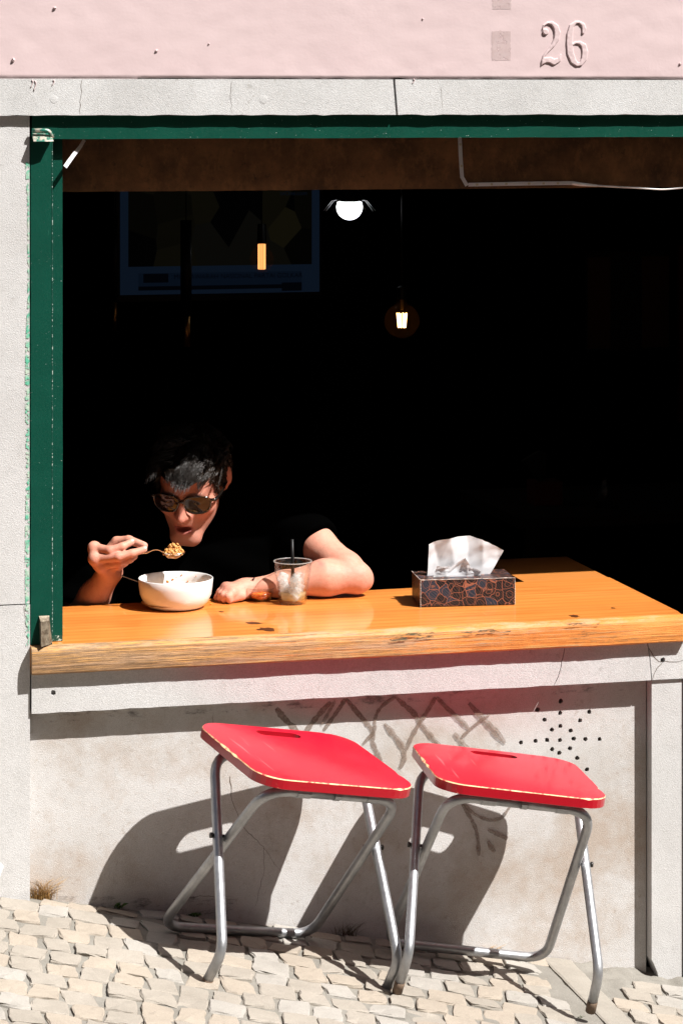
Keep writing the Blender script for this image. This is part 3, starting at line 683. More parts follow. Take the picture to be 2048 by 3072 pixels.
for (u, v, a, b, ang) in ((664, 1835, .006, .004, 0), (760, 1869, .024, .007, -.35), (800, 1888, .020, .012, .25), (1722, 1848, .011, .008, 0), (1838, 1824, .006, .004, 0)):
    c = at_z(u, v, .6769); n = 14; V = []
    for kq in range(n):
        an = 2*math.pi*kq/n; rr = random.uniform(.6, 1.15); x, y = a*math.cos(an)*rr, b*math.sin(an)*rr*2
        V.append((c[0]+x*math.cos(ang)-y*math.sin(ang), c[1]+x*math.sin(ang)+y*math.cos(ang), .6770))
    obj('wood_knot', V, [tuple(range(n))], M['knot'], cnt)
t = NT('old_green_paint'); t.set(col=(.012, .055, .04), rough=.6, alpha=t.ramp(t.noise(70, 6, .75, t.coords((.35, 1, 1.6))), [(.50, 0.), (.58, .8)])); M['oldgreen'] = t.m
for pts in ([(1165, 1908), (1205, 1900), (1302, 1894), (1300, 1912), (1240, 1918), (1170, 1924)], [(1690, 1872), (1750, 1868), (1800, 1866), (1795, 1876), (1720, 1880)], [(1360, 1900), (1440, 1890), (1540, 1884), (1530, 1896), (1400, 1908)]):
    P = [at(u, v, -.0312) for u, v in pts]; obj('paint_remnant', P, [tuple(range(len(P)))], M['oldgreen'], cnt)
# board of the inner table standing behind the counter
it = thing('inner_table', 'brown wooden table in the dark right behind the counter end', 'table', (.70, .65, -.12))
P = [at_z(1592, 1757, .672)[:2], at_z(1862, 1752, .672)[:2], at_z(1822, 1735, .672)[:2], at_z(1700, 1668, .672)[:2], at_z(1560, 1668, .672)[:2]]
x0 = P[0][0]; x1 = P[1][0]
MB().box((x0, .487, .645), (x1, .82, .672)).build('table_top', M['sidewood'], it, bevel=.002)
for lx in (x0+.03, x1-.03):
    for ly in (.52, .78): MB().box((lx-.02, ly-.02, -.12), (lx+.02, ly+.02, .6445)).build('leg', M['sidewood'], it)

# ---- unseen house added across the street: closes off low sky, darkens shadows
M['ochre'] = dull('ochre_plaster', (.42, .30, .20)); M['pane'] = NT('dark_window_pane').set(col=(.02, .022, .025), rough=.1).m
oh = thing('sky_blocking_house', 'plain ochre house added unseen behind the viewer to block low sky light', 'building', (0, -7.4, gz(0, -7.4)))
def wall_with_windows():
    ys = -7.4; xs = [-14]; 
    mb = MB(); rows = [(-3, 1.0), (1.0, 2.4), (2.4, 4.0), (4.0, 5.6), (5.6, 10.2)]; cols = []; x = -14.0
    while x < 14: cols.append((x, x+1.4, False)); cols.append((x+1.4, x+2.4, True)); x += 2.4
    for z0, z1 in rows:
        for x0, x1, win in cols:
            if win and (z0, z1) in ((1.0, 2.4), (4.0, 5.6)): continue
            mb.add([(x0, ys, z0), (x1, ys, z0), (x1, ys, z1), (x0, ys, z1)], [(0, 3, 2, 1)])
    mb.box((-14, -8.0, -3), (14.8, -7.7, 10.2)); mb.build('wall', M['ochre'], oh)
    for z0, z1 in ((1.0, 2.4), (4.0, 5.6)):
        for x0, x1, win in cols:
            if win:
                w = MB().box((x0, -7.55, z0), (x0+.07, -7.39, z1)).box((x1-.07, -7.55, z0), (x1, -7.39, z1)).box((x0+.07, -7.55, z0), (x1-.07, -7.39, z0+.07)).box((x0+.07, -7.55, z1-.07), (x1-.07, -7.39, z1)).build('window', M['stone'], oh)
                MB().box((x0+.07, -7.54, z0+.07), (x1-.07, -7.52, z1-.07)).build('pane', M['pane'], w)
    MB().box((-14.2, -8.1, 10.2), (15.0, -7.1, 10.4)).build('eaves', M['stone'], oh)
wall_with_windows()

# ================================================================== OBJECTS
# ---- folding stools
def make_stool():
    root = thing('folding_stool', 'red folding stool', 'stool')
    w, d, h, th_ = .368, .364, .437, .021
    # seat outline: rounded square with gently bowed sides
    out = []; rr = .062
    for (cx, cy, a0) in ((w/2-rr, d/2-rr, 0), (-w/2+rr, d/2-rr, 90), (-w/2+rr, -d/2+rr, 180), (w/2-rr, -d/2+rr, 270)):
        for k in range(9):
            an = R(a0 + 90*k/8); out.append((cx+rr*math.cos(an), cy+rr*math.sin(an)))
    O2 = []
    for i, p in enumerate(out):
        q = out[(i+1) % len(out)]; L = math.hypot(q[0]-p[0], q[1]-p[1]); nn = max(1, int(L/.02))
        for k in range(nn): f = k/nn; O2.append((p[0]+(q[0]-p[0])*f, p[1]+(q[1]-p[1])*f))
    O2 = [(x*(1-.10*(y/d)**2*.25), y*(1-.03*(x/w)**2)) for x, y in O2]
    slot = []; sw, sd, sy = .052, .0158, d/2-.044
    for (cx, a0) in ((sw-sd, -90), (-sw+sd, 90)):
        for k in range(9): an = R(a0+180*k/8); slot.append((cx+sd*math.cos(an), sy+sd*math.sin(an)))
    def ring(pts, off): # inset outline
        n = len(pts); res = []
        for i in range(n):
            a = Vector(pts[i-1]); b = Vector(pts[(i+1) % n]); t_ = (b-a).normalized(); nrm = Vector((-t_.y, t_.x)); o_ = off[i] if isinstance(off, list) else off
            res.append((pts[i][0]+nrm.x*o_, pts[i][1]+nrm.y*o_))
        return res
    n = len(O2)
    chip = [.0007 + .0011*max(0, .4+noise.noise(Vector((p[0]*22, p[1]*22, 3)))) + (.0035 if noise.noise(Vector((p[0]*34, p[1]*34, 9))) > .36 else 0) for p in O2]
    top = ring(O2, chip)
    mb = MB()
    pts = [Vector(p) for p in top] + [Vector(p) for p in slot]; m_ = len(top); s_ = len(slot)
    E2 = [(i, (i+1) % m_) for i in range(m_)] + [(m_+i, m_+(i+1) % s_) for i in range(s_)]
    V2, _, F2, *_r = delaunay_2d_cdt(pts, E2, [], 1, 1e-7)
    inslot = lambda x, y: abs(y-sy) < sd*.999 and (abs(x) < sw-sd or math.hypot(abs(x)-(sw-sd), y-sy) < sd*.985)
    FT = [f for f in F2 if not inslot(sum(V2[i].x for i in f)/3, sum(V2[i].y for i in f)/3)]
    sag = lambda x, y: 0
    mb.add([(v.x, v.y, h) for v in V2], FT, 0)
    mb.add([(v.x, v.y, h-th_) for v in V2], [tuple(f)[::-1] for f in FT], 1)
    mb.add([(x, y, h) for x, y in top] + [(x, y, h-.0014-.5*c) for (x, y), c in zip(O2, chip)], [(i, m_+i, m_+(i+1) % m_, (i+1) % m_) for i in range(m_)], 2)
    mb.add([(x, y, h-.0014-.5*c) for (x, y), c in zip(O2, chip)] + [(x, y, h-th_+.001) for x, y in O2] + [(x, y, h-th_) for x, y in top], [(i, m_+i, m_+(i+1) % m_, (i+1) % m_) for i in range(m_)] + [(m_+i, 2*m_+i, 2*m_+(i+1) % m_, m_+(i+1) % m_) for i in range(m_)], 1)
    mb.add([(x, y, h) for x, y in slot] + [(x, y, h-th_) for x, y in slot], [(i, (i+1) % s_, s_+(i+1) % s_, s_+i) for i in range(s_)], 1)
    seat = mb.build('seat', [M['red'], M['redside'], M['bare']], root)
    r_ = .0104; zt = h-th_-r_-.001
    # frame B: bar under the rear of the seat, legs running forward to the two front feet
    yb = d/2-.107
    ptsB = [(-.176, -.205, .088), (-.1725, yb, zt), (.1725, yb, zt), (.176, -.205, .088)]
    legL = [(-.2055, -.170, .001), (-.2010, -.206, .090), (-.1725, yb, zt), (.1725, yb, zt), (.2010, -.206, .090), (.2055, -.170, .001)]
    MB().tube(fillet(legL, [0, .03, .055, .055, .03, 0], 7), r_, 12).build('rear_frame', M['tube'], root, smooth=True)
    for s in (-1, 1):
        MB().tube([(s*.2055, -.170, -.001), (s*.2048, -.1755, .014), (s*.2043, -.1795, .024)], r_+.0006, 12).build('foot_cap', M['foot'], root, smooth=True)
    # frame A: bar under the front edge, running back to a bar on the ground
    yf = -d/2+.032
    A = [(0, yf, zt), (.154, yf, zt), (.178, .131, r_), (-.178, .131, r_), (-.154, yf, zt), (0, yf, zt)]
    MB().tube(fillet(A, [0, .06, .05, .05, .06, 0], 8), r_, 12).build('front_frame', M['tube'], root, smooth=True)
    fr_ = [c for c in root.children if c.name.startswith('front_frame')][0]
    for x0, x1 in ((-.085, -.055), (.0, .012), (.075, .10)):
        MB().tube([(x0, yf, zt), (x1, yf, zt)], r_+.0016, 12).build('hinge_sleeve', M['tube'], fr_, smooth=False)
    MB().box((-.118, yf-.004, h-th_-.0028), (.118, yf+.012, h-th_-.0004)).build('mounting_plate', M['tube'], fr_)
    # pivot bolts where the frames cross
    for s in (-1, 1):
        f = .403; p = Vector((s*.1725, yb, zt)).lerp(Vector((s*.201, -.206, .09)), .43)
        MB().tube([(p.x-s*.030, p.y, p.z), (p.x+s*.014, p.y, p.z)], .0035, 8).build('pivot_bolt', M['bolt'], root, smooth=True)
        MB().tube([(p.x+s*.012, p.y, p.z), (p.x+s*.0165, p.y, p.z)], .0060, 8).build('bolt_head', M['bolt'], root, smooth=True)
    return root
st1 = make_stool(); st2 = copy_tree(st1)
for o, loc, (yw, pi_, ro), lab in ((st1, (-.224, -.206, .0405), (12.9, 6.45, 10.63), 'red folding stool with grey tube legs standing nearer the green window jamb'),
                                   (st2, (.245, -.210, -.0268), (-5.08, .15, 8.56), 'red folding stool with grey tube legs under the star of drilled holes')):
    o.location = loc; o.rotation_euler = (R(pi_), R(ro), R(yw)); tag(o, lab, 'stool', 'red folding stools in front of the counter')
CT = .6766     # counter top height
# ---- bowl
bc = at_z(527, 1822, CT); bc[2] = CT + .0005
bw = thing('bowl', 'round white porcelain bowl with food remains on the counter', 'bowl', tuple(bc))
pr = [(.0004, .0), (.050, .0), (.062, .003), (.074, .014), (.081, .030), (.0835, .048), (.0850, .066), (.0838, .0672), (.0822, .066), (.0805, .048), (.0775, .030), (.070, .016), (.056, .0075), (.0004, .006)]
MB().lathe(pr, bc, 56, cap0=False, cap1=False).build('bowl_body', M['white'], bw, smooth=True)
for kq in range(46):      # bits of food sticking inside
    an = random.uniform(0, 2*math.pi); zz = random.uniform(.012, .060); rr = np.interp(zz, [.0075, .016, .030, .048, .066], [.054, .069, .0765, .0795, .0815])
    if math.sin(an) < -.2 : continue
    s = random.uniform(.001, .0032)
    c = Vector((bc[0]+rr*math.cos(an), bc[1]+rr*math.sin(an), bc[2]+zz)); bm = bmesh.new(); bmesh.ops.create_icosphere(bm, subdivisions=1, radius=s)
    obj('food_bit', [tuple(c+Vector((v.co.x*random.uniform(.6, 1.6), v.co.y*.6, v.co.z*random.uniform(.5, 1.2)))) for v in bm.verts], [[v.index for v in f.verts] for f in bm.faces], M['bits'], bw, smooth=True); bm.free()
V = []; F = []; n = 24                       # leftover rice in the bottom
for j in range(7):
    for kq in range(n):
        an = 2*math.pi*kq/n; rr = .072*j/6; V.append((bc[0]+rr*math.cos(an)-.006, bc[1]+rr*math.sin(an), bc[2]+.026-.014*(j/6)**2+.004*noise.noise(Vector((rr*40*math.cos(an), rr*40*math.sin(an), 0)))))
for j in range(6):
    for kq in range(n): F.append((j*n+kq, j*n+(kq+1) % n, (j+1)*n+(kq+1) % n, (j+1)*n+kq))
obj('leftover_rice', V, F, M['rice'], bw, smooth=False)
# ---- spoons
def spoon(name, label, tip, end, bowl_up, L_b=.055, wid=.019, group=None):
    """bowl centre at tip, handle running to end"""
    tip = Vector(tip); end = Vector(end); ax = (end-tip); L = ax.length; ax.normalize(); up = Vector(bowl_up); side = ax.cross(up).normalized(); up = side.cross(ax).normalized()
    root = thing(name, label, 'spoon', tuple(tip), group)
    V = []; F = []; nu, nv = 10, 12
    for i in range(nu+1):
        f = i/nu
        for k_ in range(nv):
            an = 2*math.pi*k_/nv; x = L_b/2*f*math.cos(an); y = wid*f*math.sin(an)*(1 - .18*math.cos(an)); z = -.010*(1-f**2.2)
            V.append(tip - ax*0 + ax*x*1.0 + side*y + up*z)
    for i in range(nu):
        for k_ in range(nv): F.append((i*nv+k_, i*nv+(k_+1) % nv, (i+1)*nv+(k_+1) % nv, (i+1)*nv+k_))
    nb = len(V); V += [v - up*.0011 for v in V]; F += [tuple(nb+q for q in f[::-1]) for f in F]
    F += [(nu*nv+k_, nu*nv+(k_+1) % nv, nb+nu*nv+(k_+1) % nv, nb+nu*nv+k_) for k_ in range(nv)]
    obj('spoon_bowl', V, F, M['steel'], root, smooth=True)
    pts = []; wds = []
    for k_ in range(15):
        f = k_/14; a = L_b/2*.92; pts.append(tip + ax*(a+(L-a)*f) + up*(.010*math.sin(min(1, f*2.4)*math.pi)*.7)); wds.append(.0032 + .0035*max(0, f-.5)*2)
    V = []; F = []
    for p, w_ in zip(pts, wds): V += [p+side*w_+up*.0008, p-side*w_+up*.0008, p-side*w_-up*.0008, p+side*w_-up*.0008]
    for i in range(14):
        for q in range(4): F.append((i*4+q, i*4+(q+1) % 4, i*4+4+(q+1) % 4, i*4+4+q))
    F += [(0, 1, 2, 3), (59, 58, 57, 56)]
    obj('handle', V, F, M['steel'], root)
    return root
SP_T = at(521, 1655, .385); SP_E = at(372, 1662, .372)
spoon('spoon', 'steel spoon of rice held in front of the mouth', SP_T, SP_E, (0, -.1, 1))
b2 = at(447, 1752, bc[1]+.004); e2 = at(366, 1727, bc[1]+.03)
spoon('spoon', 'steel spoon resting in the white bowl with its handle over the rim', (bc[0]-.035, bc[1], bc[2]+.040), e2, (.2, 0, 1))
# rice heaped on the held spoon
rice = thing('rice_heap', 'small heap of orange fried rice on the raised spoon', 'rice', tuple(SP_T))
gm = None
for kq in range(210):
    a = random.uniform(0, 2*math.pi); q = math.sqrt(random.random()); x = .025*q*math.cos(a); y = .017*q*math.sin(a); z = -.006 + (1-q*q)*.023*random.uniform(.3, 1) + random.uniform(0, .004)
    if gm is None:
        bm = bmesh.new(); bmesh.ops.create_icosphere(bm, subdivisions=1, radius=1.0); gm = bpy.data.meshes.new('rice_grain'); bm.to_mesh(gm); bm.free(); gm.materials.append(M['rice']); gm.polygons.foreach_set('use_smooth', [True]*len(gm.polygons))
    g = bpy.data.objects.new('rice_grain', gm); COL.objects.link(g); g.parent = rice; g.location = (x, y, z); s = random.uniform(.8, 1.2); g.scale = (.0034*s, .0021*s, .0020*s); g.rotation_euler = (random.uniform(0, 3), random.uniform(0, 3), random.uniform(0, 3))
bm = bmesh.new(); bmesh.ops.create_icosphere(bm, subdivisions=3, radius=1.0)
obj('rice_mound', [tuple(Vector(SP_T)+Vector((v.co.x*.021, v.co.y*.014, -.003+v.co.z*.013))+noise.noise_vector(v.co*5)*.002) for v in bm.verts], [[v.index for v in f.verts] for f in bm.faces], M['rice'], rice); bm.free()
for (u, v) in ((632, 1815),):
    c = at_z(u, v, CT); bm = bmesh.new(); bmesh.ops.create_icosphere(bm, subdivisions=1, radius=.0026)
    o = obj('food_crumb', [(c[0]+q.co.x*random.uniform(.7, 1.5), c[1]+q.co.y, CT+.0022+q.co.z*.8) for q in bm.verts], [[q.index for q in f.verts] for f in bm.faces], M['bits']); bm.free()
    tag(o, 'tiny orange crumb of food on the counter right of the bowl', 'crumb')
# ---- sauce dish
dc = at_z(782, 1803, CT); dc[2] = CT+.0005
ds = thing('sauce_dish', 'small clear glass dish of red chilli sauce beside the tumbler', 'dish', tuple(dc))
MB().lathe([(.0004, 0), (.018, 0), (.024, .006), (.030, .018), (.0330, .031), (.0320, .0315), (.029, .019), (.022, .0085), (.016, .004), (.0004, .004)], dc, 32, cap0=False, cap1=False).build('glass_dish', M['glass'], ds, smooth=True)
MB().lathe([(.0004, .0045), (.015, .0045), (.0218, .009), (.027, .017), (.018, .021), (.010, .0195), (.0004, .022)], dc, 28, cap0=False, cap1=False).build('chilli_sauce', M['sauce'], ds, smooth=True, noise_amp=.0016, noise_scale=110)
o = spoon('teaspoon', 'small dark spoon standing in the sauce dish', (dc[0]+.003, dc[1]+.004, dc[2]+.016), (dc[0]-.016, dc[1]+.012, dc[2]+.050), (1, -1, .3), .03, .009)
tag(o, cat='spoon')
# ---- tumbler
gc = at_z(878, 1811, CT); gc[2] = CT+.0005
gl = thing('tumbler', 'clear glass tumbler of iced drink beside the forearm', 'glass', tuple(gc))
nseg_ = 32
def octo(r, k_, amt): # faceted lower part
    an = 2*math.pi*k_/nseg_; f = math.cos(((an+math.pi/8) % (math.pi/4)) - math.pi/8); return r*((1-amt) + amt*math.cos(math.pi/8)/f*1.03)
def faceted(prof, name, mat, parent):
    V = []; F = []
    for r_, z, am in prof:
        for k_ in range(nseg_): an = 2*math.pi*k_/nseg_; q = octo(r_, k_, am); V.append((gc[0]+q*math.cos(an), gc[1]+q*math.sin(an), gc[2]+z))
    for i in range(len(prof)-1):
        for k_ in range(nseg_): F.append((i*nseg_+k_, i*nseg_+(k_+1) % nseg_, (i+1)*nseg_+(k_+1) % nseg_, (i+1)*nseg_+k_))
    return obj(name, V, F, mat, parent, smooth=True)
GH = .097
faceted([(.0005, 0, 0), (.029, 0, 1), (.0305, .002, 1), (.0325, .02, 1), (.0370, .052, 1), (.0395, .060, .3), (.0420, .075, 0), (.0440, GH, 0), (.0432, GH+.0006, 0), (.0424, GH, 0), (.0400, .073, 0), (.0375, .058, .2), (.0345, .05, .4), (.0300, .02, .6), (.0275, .009, .6), (.0005, .008, 0)], 'glass_body', M['glass'], gl)
MB().tube([(gc[0]+.0432*math.cos(q), gc[1]+.0432*math.sin(q), gc[2]+GH) for q in np.linspace(0, 2*math.pi, 49)[:-1]], .0011, 6, closed=True).build('rim', M['ice'], gl, smooth=True)  # pale ring added to stand in for the highlight along the glass rim
MB().lathe([(.0005, .0085), (.0265, .0095), (.0290, .020), (.0300, .0255), (.0005, .0258)], gc, 28, cap0=False, cap1=False).build('drink', M['drink'], gl, smooth=True)
for kq in range(24):
    lay = kq//6; an = kq*2.1+.5; rr = (.0185 if kq % 6 else .002) + .0015*lay; c = Vector((gc[0]+rr*math.cos(an), gc[1]+rr*math.sin(an), gc[2]+.022+lay*.0125+random.uniform(-.003, .003)))
    s = random.uniform(.0085, .0112); rot = Matrix.Rotation(random.uniform(0, 3), 3, Vector((random.random(), random.random(), random.random())).normalized())
    bm = bmesh.new(); bmesh.ops.create_cube(bm, size=2*s); bmesh.ops.bevel(bm, geom=bm.edges[:], offset=s*.35, segments=2, affect='EDGES', profile=.5); 
    obj('ice_cube', [tuple(c + rot @ (v.co*random.uniform(.93, 1.04))) for v in bm.verts], [[v.index for v in f.verts] for f in bm.faces], M['ice'], gl, smooth=True); bm.free()
s0 = Vector((gc[0]+.002, gc[1]+.004, gc[2]+.012)); s1 = at(876, 1618, gc[1]+.002)
o = MB().tube([s0, s0.lerp(Vector(s1), .5), s1], .0040, 10).build('drinking_straw', M['black'], smooth=True); tag(o, 'black straw standing in the iced tumbler', 'straw')
# ---- tissue box
A = at_z(1261, 1823, CT); B = at_z(1544, 1815.5, CT)
ux = (B-A); W_ = np.linalg.norm(ux); ux /= W_; uy = np.array([-ux[1], ux[0], 0]); H_ = .0625; DP = .118
tb = thing('tissue_box', 'black floral cardboard tissue box with copper outlined petals on the counter', 'tissue box', tuple(A))
tb.rotation_euler = (0, 0, math.atan2(ux[1], ux[0]))
def tbpart(mb, name, mat, **kw):
    o = MB(); o.V, o.F, o.M = mb.V, mb.F, mb.M
    V = np.array(o.V); P_ = obj(name, V + np.array(org(tb)), o.F, mat, tb, kw.get('smooth', False)); return P_
mb = MB().box((0, 0, .0006), (W_, DP, H_)); 
bm = bmesh.new(); vs = [bm.verts.new(v) for v in mb.V]; [bm.faces.new([vs[i] for i in f]) for f in mb.F]; bmesh.ops.bevel(bm, geom=bm.edges[:], offset=.0015, segments=1, affect='EDGES'); bm.verts.index_update()
m2 = MB(); m2.add([tuple(v.co) for v in bm.verts], [[v.index for v in f.verts] for f in bm.faces]); bm.free()
box = tbpart(m2, 'carton', M['carton'])
e = MB()
for (p, q) in (((0, -.0002, H_), (W_, -.0002, H_)), ((-.0002, 0, H_), (-.0002, DP, H_)), ((0, -.0003, .001), (0, -.0003, H_)), ((W_, -.0003, .001), (W_, -.0003, H_))):
    n = 40; pts = [Vector(p).lerp(Vector(q), i/n) + noise.noise_vector(Vector(p).lerp(Vector(q), i/n)*80)*.0006 for i in range(n+1)]
    e.tube(pts, [max(.0002, .0011*(.55+1.3*noise.noise(Vector((i*.6, len(e.V), 0))))) for i in range(n+1)], 5)
tbpart(e, 'worn_edges', M['cartonedge'])
# the pulled-up tissue: two fanned sheets
def sheet(x0, x1, tops, yoff, fold, seed):
    nu, nv = 60, 26; V = []; F = []
    for j in range(nv+1):
        v = j/nv
        for i in range(nu+1):
            u = i/nu; xb = x0[0]+(x0[1]-x0[0])*u; tx = np.interp(u, tops[0], tops[1]); tz = np.interp(u, tops[0], tops[2])
            x = xb+(tx-xb)*v**.85; z = H_-.004+(tz+.004)*v
            tri = lambda q: abs((q % 1.0)*2-1)*2-1
            y = yoff + fold*(1.1*tri(u*2.3+seed*.37+v*.35)*(.3+.7*v) + .35*tri(u*5.1+seed*.7-v*.9)*(.25+.75*v) + .2*tri(u*3.1-v*2.4+seed)*v) + .012*noise.noise(Vector((u*2.2+7, v*1.4, seed*3)))*v + .0005*noise.noise(Vector((u*12, v*7, seed)))
            V.append((x, y, z + .003*noise.noise(Vector((u*7, 2, seed)))*v))
    for j in range(nv):
        for i in range(nu): a = j*(nu+1)+i; F.append((a, a+1, a+nu+2, a+nu+1))
    m = MB(); m.add(V, F); return m
px2 = lambda u: (u-1262)/283*W_
tbpart(sheet((px2(1294), px2(1480)), None, ([0, .12, .3, .55, .72, .88, 1], [px2(x) for x in (1300, 1322, 1365, 1425, 1460, 1492, 1526)], [.072, .079, .086, .088, .082, .068, .054]), .056, .0050, 1.3), 'tissue_sheet', M['tissue'], smooth=True)
tbpart(sheet((px2(1300), px2(1470)), None, ([0, .3, .6, 1], [px2(x) for x in (1340, 1390, 1450, 1500)], [.060, .074, .078, .062]), .092, .004, 4.1), 'tissue_sheet', M['tissue'], smooth=True)
tbpart(sheet((px2(1305), px2(1450)), None, ([0, .3, .5, .75, 1], [px2(x) for x in (1318, 1362, 1402, 1420, 1450)], [.026, .022, .044, .020, .012]), .034, .003, 2.2), 'tissue_fold', M['tissue'], smooth=True)
# ---- led strips on the header board
YB = .0705
def led_strip(pts, w, label, name='led_strip', chips=True, ya=None):
    P = [at(u, v, (ya[i] if ya else YB)) for i, (u, v) in enumerate(pts)]
    root = thing(name, label, 'led strip', tuple(P[0]))
    V = []; F = []; n = len(P)
    for i, p in enumerate(P):
        tt = P[min(i+1, n-1)]-P[max(i-1, 0)]; tt /= np.linalg.norm(tt); s = np.array([-tt[2], 0, tt[0]])
        for q in (s*w/2, -s*w/2, -s*w/2+[0, .0012, 0], s*w/2+[0, .0012, 0]): V.append(p+q-[0, .0012, 0])
    for i in range(n-1):
        for q in range(4): F.append((i*4+q, i*4+(q+1) % 4, i*4+4+(q+1) % 4, i*4+4+q))
    F += [(0, 1, 2, 3), (4*n-1, 4*n-2, 4*n-3, 4*n-4)]
    obj('strip', V, F, M['tape'], root)
    if chips:
        tot = 0
        for a, b in zip(P[:-1], P[1:]):
            L = np.linalg.norm(b-a); kq = .02
            while kq < L-.01:
                c = a+(b-a)*kq/L; MB().box((c[0]-.0025, c[1]-.0030, c[2]-.0025), (c[0]+.0025, c[1]-.00125, c[2]+.0025)).build('led_chip', M['led'], root); kq += .034
    return root
led_strip([(1378, 405), (1381, 470), (1385, 530), (1400, 556)], .0085, 'white led strip hanging down the brown header board to its lower edge')
led_strip([(1404, 553), (1560, 550), (1718, 548)], .0085, 'white led strip running along the bottom of the brown header board')
led_strip([(253, 418), (240, 440), (222, 462), (206, 484), (195, 500)], .0105, 'loose white strip of tape curling down beside the green jamb', 'loose_led_strip', True, [.05, .030, .012, .000, -.008])
pts = [at(u, v, YB-.003) for u, v in ((1716, 548), (1740, 552), (1790, 556), (1850, 560), (1920, 563), (1985, 568), (2030, 564), (2100, 556))]
cb = thing('white_cable', 'thin white cable leaving the led strip towards the right edge', 'cable', tuple(pts[0]))
MB().tube(fillet(pts, .02, 4), .0020, 8).build('cord', M['cable'], cb, smooth=True)
MB().tube([pts[0], pts[1], pts[2]], [.0045, .0042, .0025], 8).build('connector', M['cable'], cb, smooth=True)
# ---- things deep in the room
YT = 3.6
def tvp(u, v, dy=0): return at(u, v, YT+dy)
a = tvp(360, 470); b = tvp(958, 885)
tv = thing('television', 'dim wall television showing a news broadcast behind the hanging lamps', 'television', (float((a[0]+b[0])/2), YT, float(b[2])))
MB().box((a[0]-.012, YT, b[2]-.012), (b[0]+.012, YT+.05, a[2]+.012)).build('casing', M['black'], tv)
t = NT('tv_picture'); g = t.coords((1, 1, 1)); x = t.voro(7, co=t.coords((1.2, 1, .8)), out='Color'); bl = t.ramp(t.sep(x)[0], [(.3, (.0002, .0002, .0002)), (.55, (.0016, .0014, .0007)), (.75, (.0012, .0012, .0011)), (.9, (.0026, .0022, .0010))])
t.set(col=(.002, .002, .002), rough=.9, spec=.02, emc=bl, ems=1.0); M['tvpic'] = t.m
M['tvblue'] = NT('tv_blue').set(col=(.001, .001, .001), rough=.9, spec=.02, emc=(.0016, .0031, .0062), ems=1.0).m; M['tvdark'] = NT('tv_dark').set(col=(.001, .001, .001), rough=.9, spec=.02, emc=(.0003, .0004, .0008), ems=1.0).m; M['tvbar'] = NT('tv_bar').set(col=(.001, .001, .001), rough=.9, spec=.02, emc=(.0011, .0022, .0046), ems=1.0).m
def flat(u0, v0, u1, v1, dy, name, mat, parent=tv): 
    p = tvp(u0, v1, dy); q = tvp(u1, v0, dy); return obj(name, [(p[0], YT+dy, p[2]), (q[0], YT+dy, p[2]), (q[0], YT+dy, q[2]), (p[0], YT+dy, q[2])], [(0, 1, 2, 3)], mat, parent)
scr = flat(360, 470, 958, 885, -.002, 'screen', M['tvblue'])
flat(385, 480, 935, 800, -.004, 'broadcast_picture', M['tvpic'], scr); flat(415, 812, 905, 872, -.005, 'news_bar', M['tvbar'], scr); flat(415, 852, 845, 871, -.006, 'ticker', M['tvdark'], scr); flat(845, 846, 905, 872, -.0065, 'corner_block', M['tvdark'], scr); flat(430, 820, 505, 848, -.006, 'channel_block', M['tvdark'], scr)
def text(s, u, v, hpx, name, mat, dy=-.008, parent=scr):
    cu = bpy.data.curves.new(name, 'FONT'); cu.body = s; cu.size = hpx/.868/1000*1.25; p = tvp(u, v, dy); tmp = bpy.data.objects.new('tmp', cu); COL.objects.link(tmp); bpy.context.view_layer.update()
    me = bpy.data.meshes.new_from_object(tmp.evaluated_get(bpy.context.evaluated_depsgraph_get())); COL.objects.unlink(tmp); bpy.data.objects.remove(tmp)
    me.materials.clear(); me.materials.append(mat); o = bpy.data.objects.new(name, me); COL.objects.link(o); o.parent = parent; o.rotation_euler = (R(90), 0, 0); o.location = Vector(p)-org(parent); return o
text('MUSYAWARAH NASIONAL PARTAI GOLKAR', 521, 837, 16, 'headline_text', M['tvdark']); text('tvOne.com', 840, 585, 15, 'channel_text', M['tvbar']); text('MUNAS KE-X PARTAI GOLKAR DIGELAR DI JAKARTA', 521, 850, 9, 'subtitle_text', M['tvdark']) if False else None
# hanging lamps
def cord_up(p, parent, top=2.62, r=.0018): MB().tube([(p[0], p[1], p[2]), (p[0], p[1], top)], r, 6).build('cord', M['black'], parent)
c = at(1048, 620, 2.2); gw = thing('globe_lamp', 'glowing white globe pendant with wire whiskers under a dark cap', 'lamp', tuple(c)); rg = 40/8180*8.05
MB().lathe([(rg*math.cos(q), rg*math.sin(q)) for q in np.linspace(-1.57, .42, 20)], c, 32, cap0=False).build('globe', M['bulbwhite'], gw, smooth=True)
MB().lathe([(.040, rg*.42), (.042, rg*.60), (.022, rg*1.5), (.012, rg*2.2)], c, 24).build('cap', M['black'], gw, smooth=True); cord_up(c+[0, 0, .08], gw)
M['whisk'] = NT('wire').set(col=(.35, .35, .35), metal=1., rough=.3).m
for kq in range(14):
    an = 2*math.pi*kq/14+.2; dx, dy = math.cos(an), math.sin(an)
    MB().tube([(c[0]+dx*.03, c[1]+dy*.03, c[2]+rg*.58), (c[0]+dx*.052, c[1]+dy*.052, c[2]+rg*.50), (c[0]+dx*.078, c[1]+dy*.078, c[2]-rg*.3)], .0007, 4).build('wire', M['whisk'], gw)
c = at(1205, 962, 2.0); gb = thing('filament_globe_bulb', 'amber glass globe bulb with glowing filament hanging in the dark', 'bulb', tuple(c)); rg = 54/8180*7.85
MB().lathe([(max(.0003, rg*math.cos(q)), rg*math.sin(q)) for q in np.linspace(-1.57, 1.25, 24)] + [(.016, rg*1.05), (.0145, rg*1.35)], c, 32, cap0=False, cap1=False).build('glass_globe', M['amberglass'], gb, smooth=True)
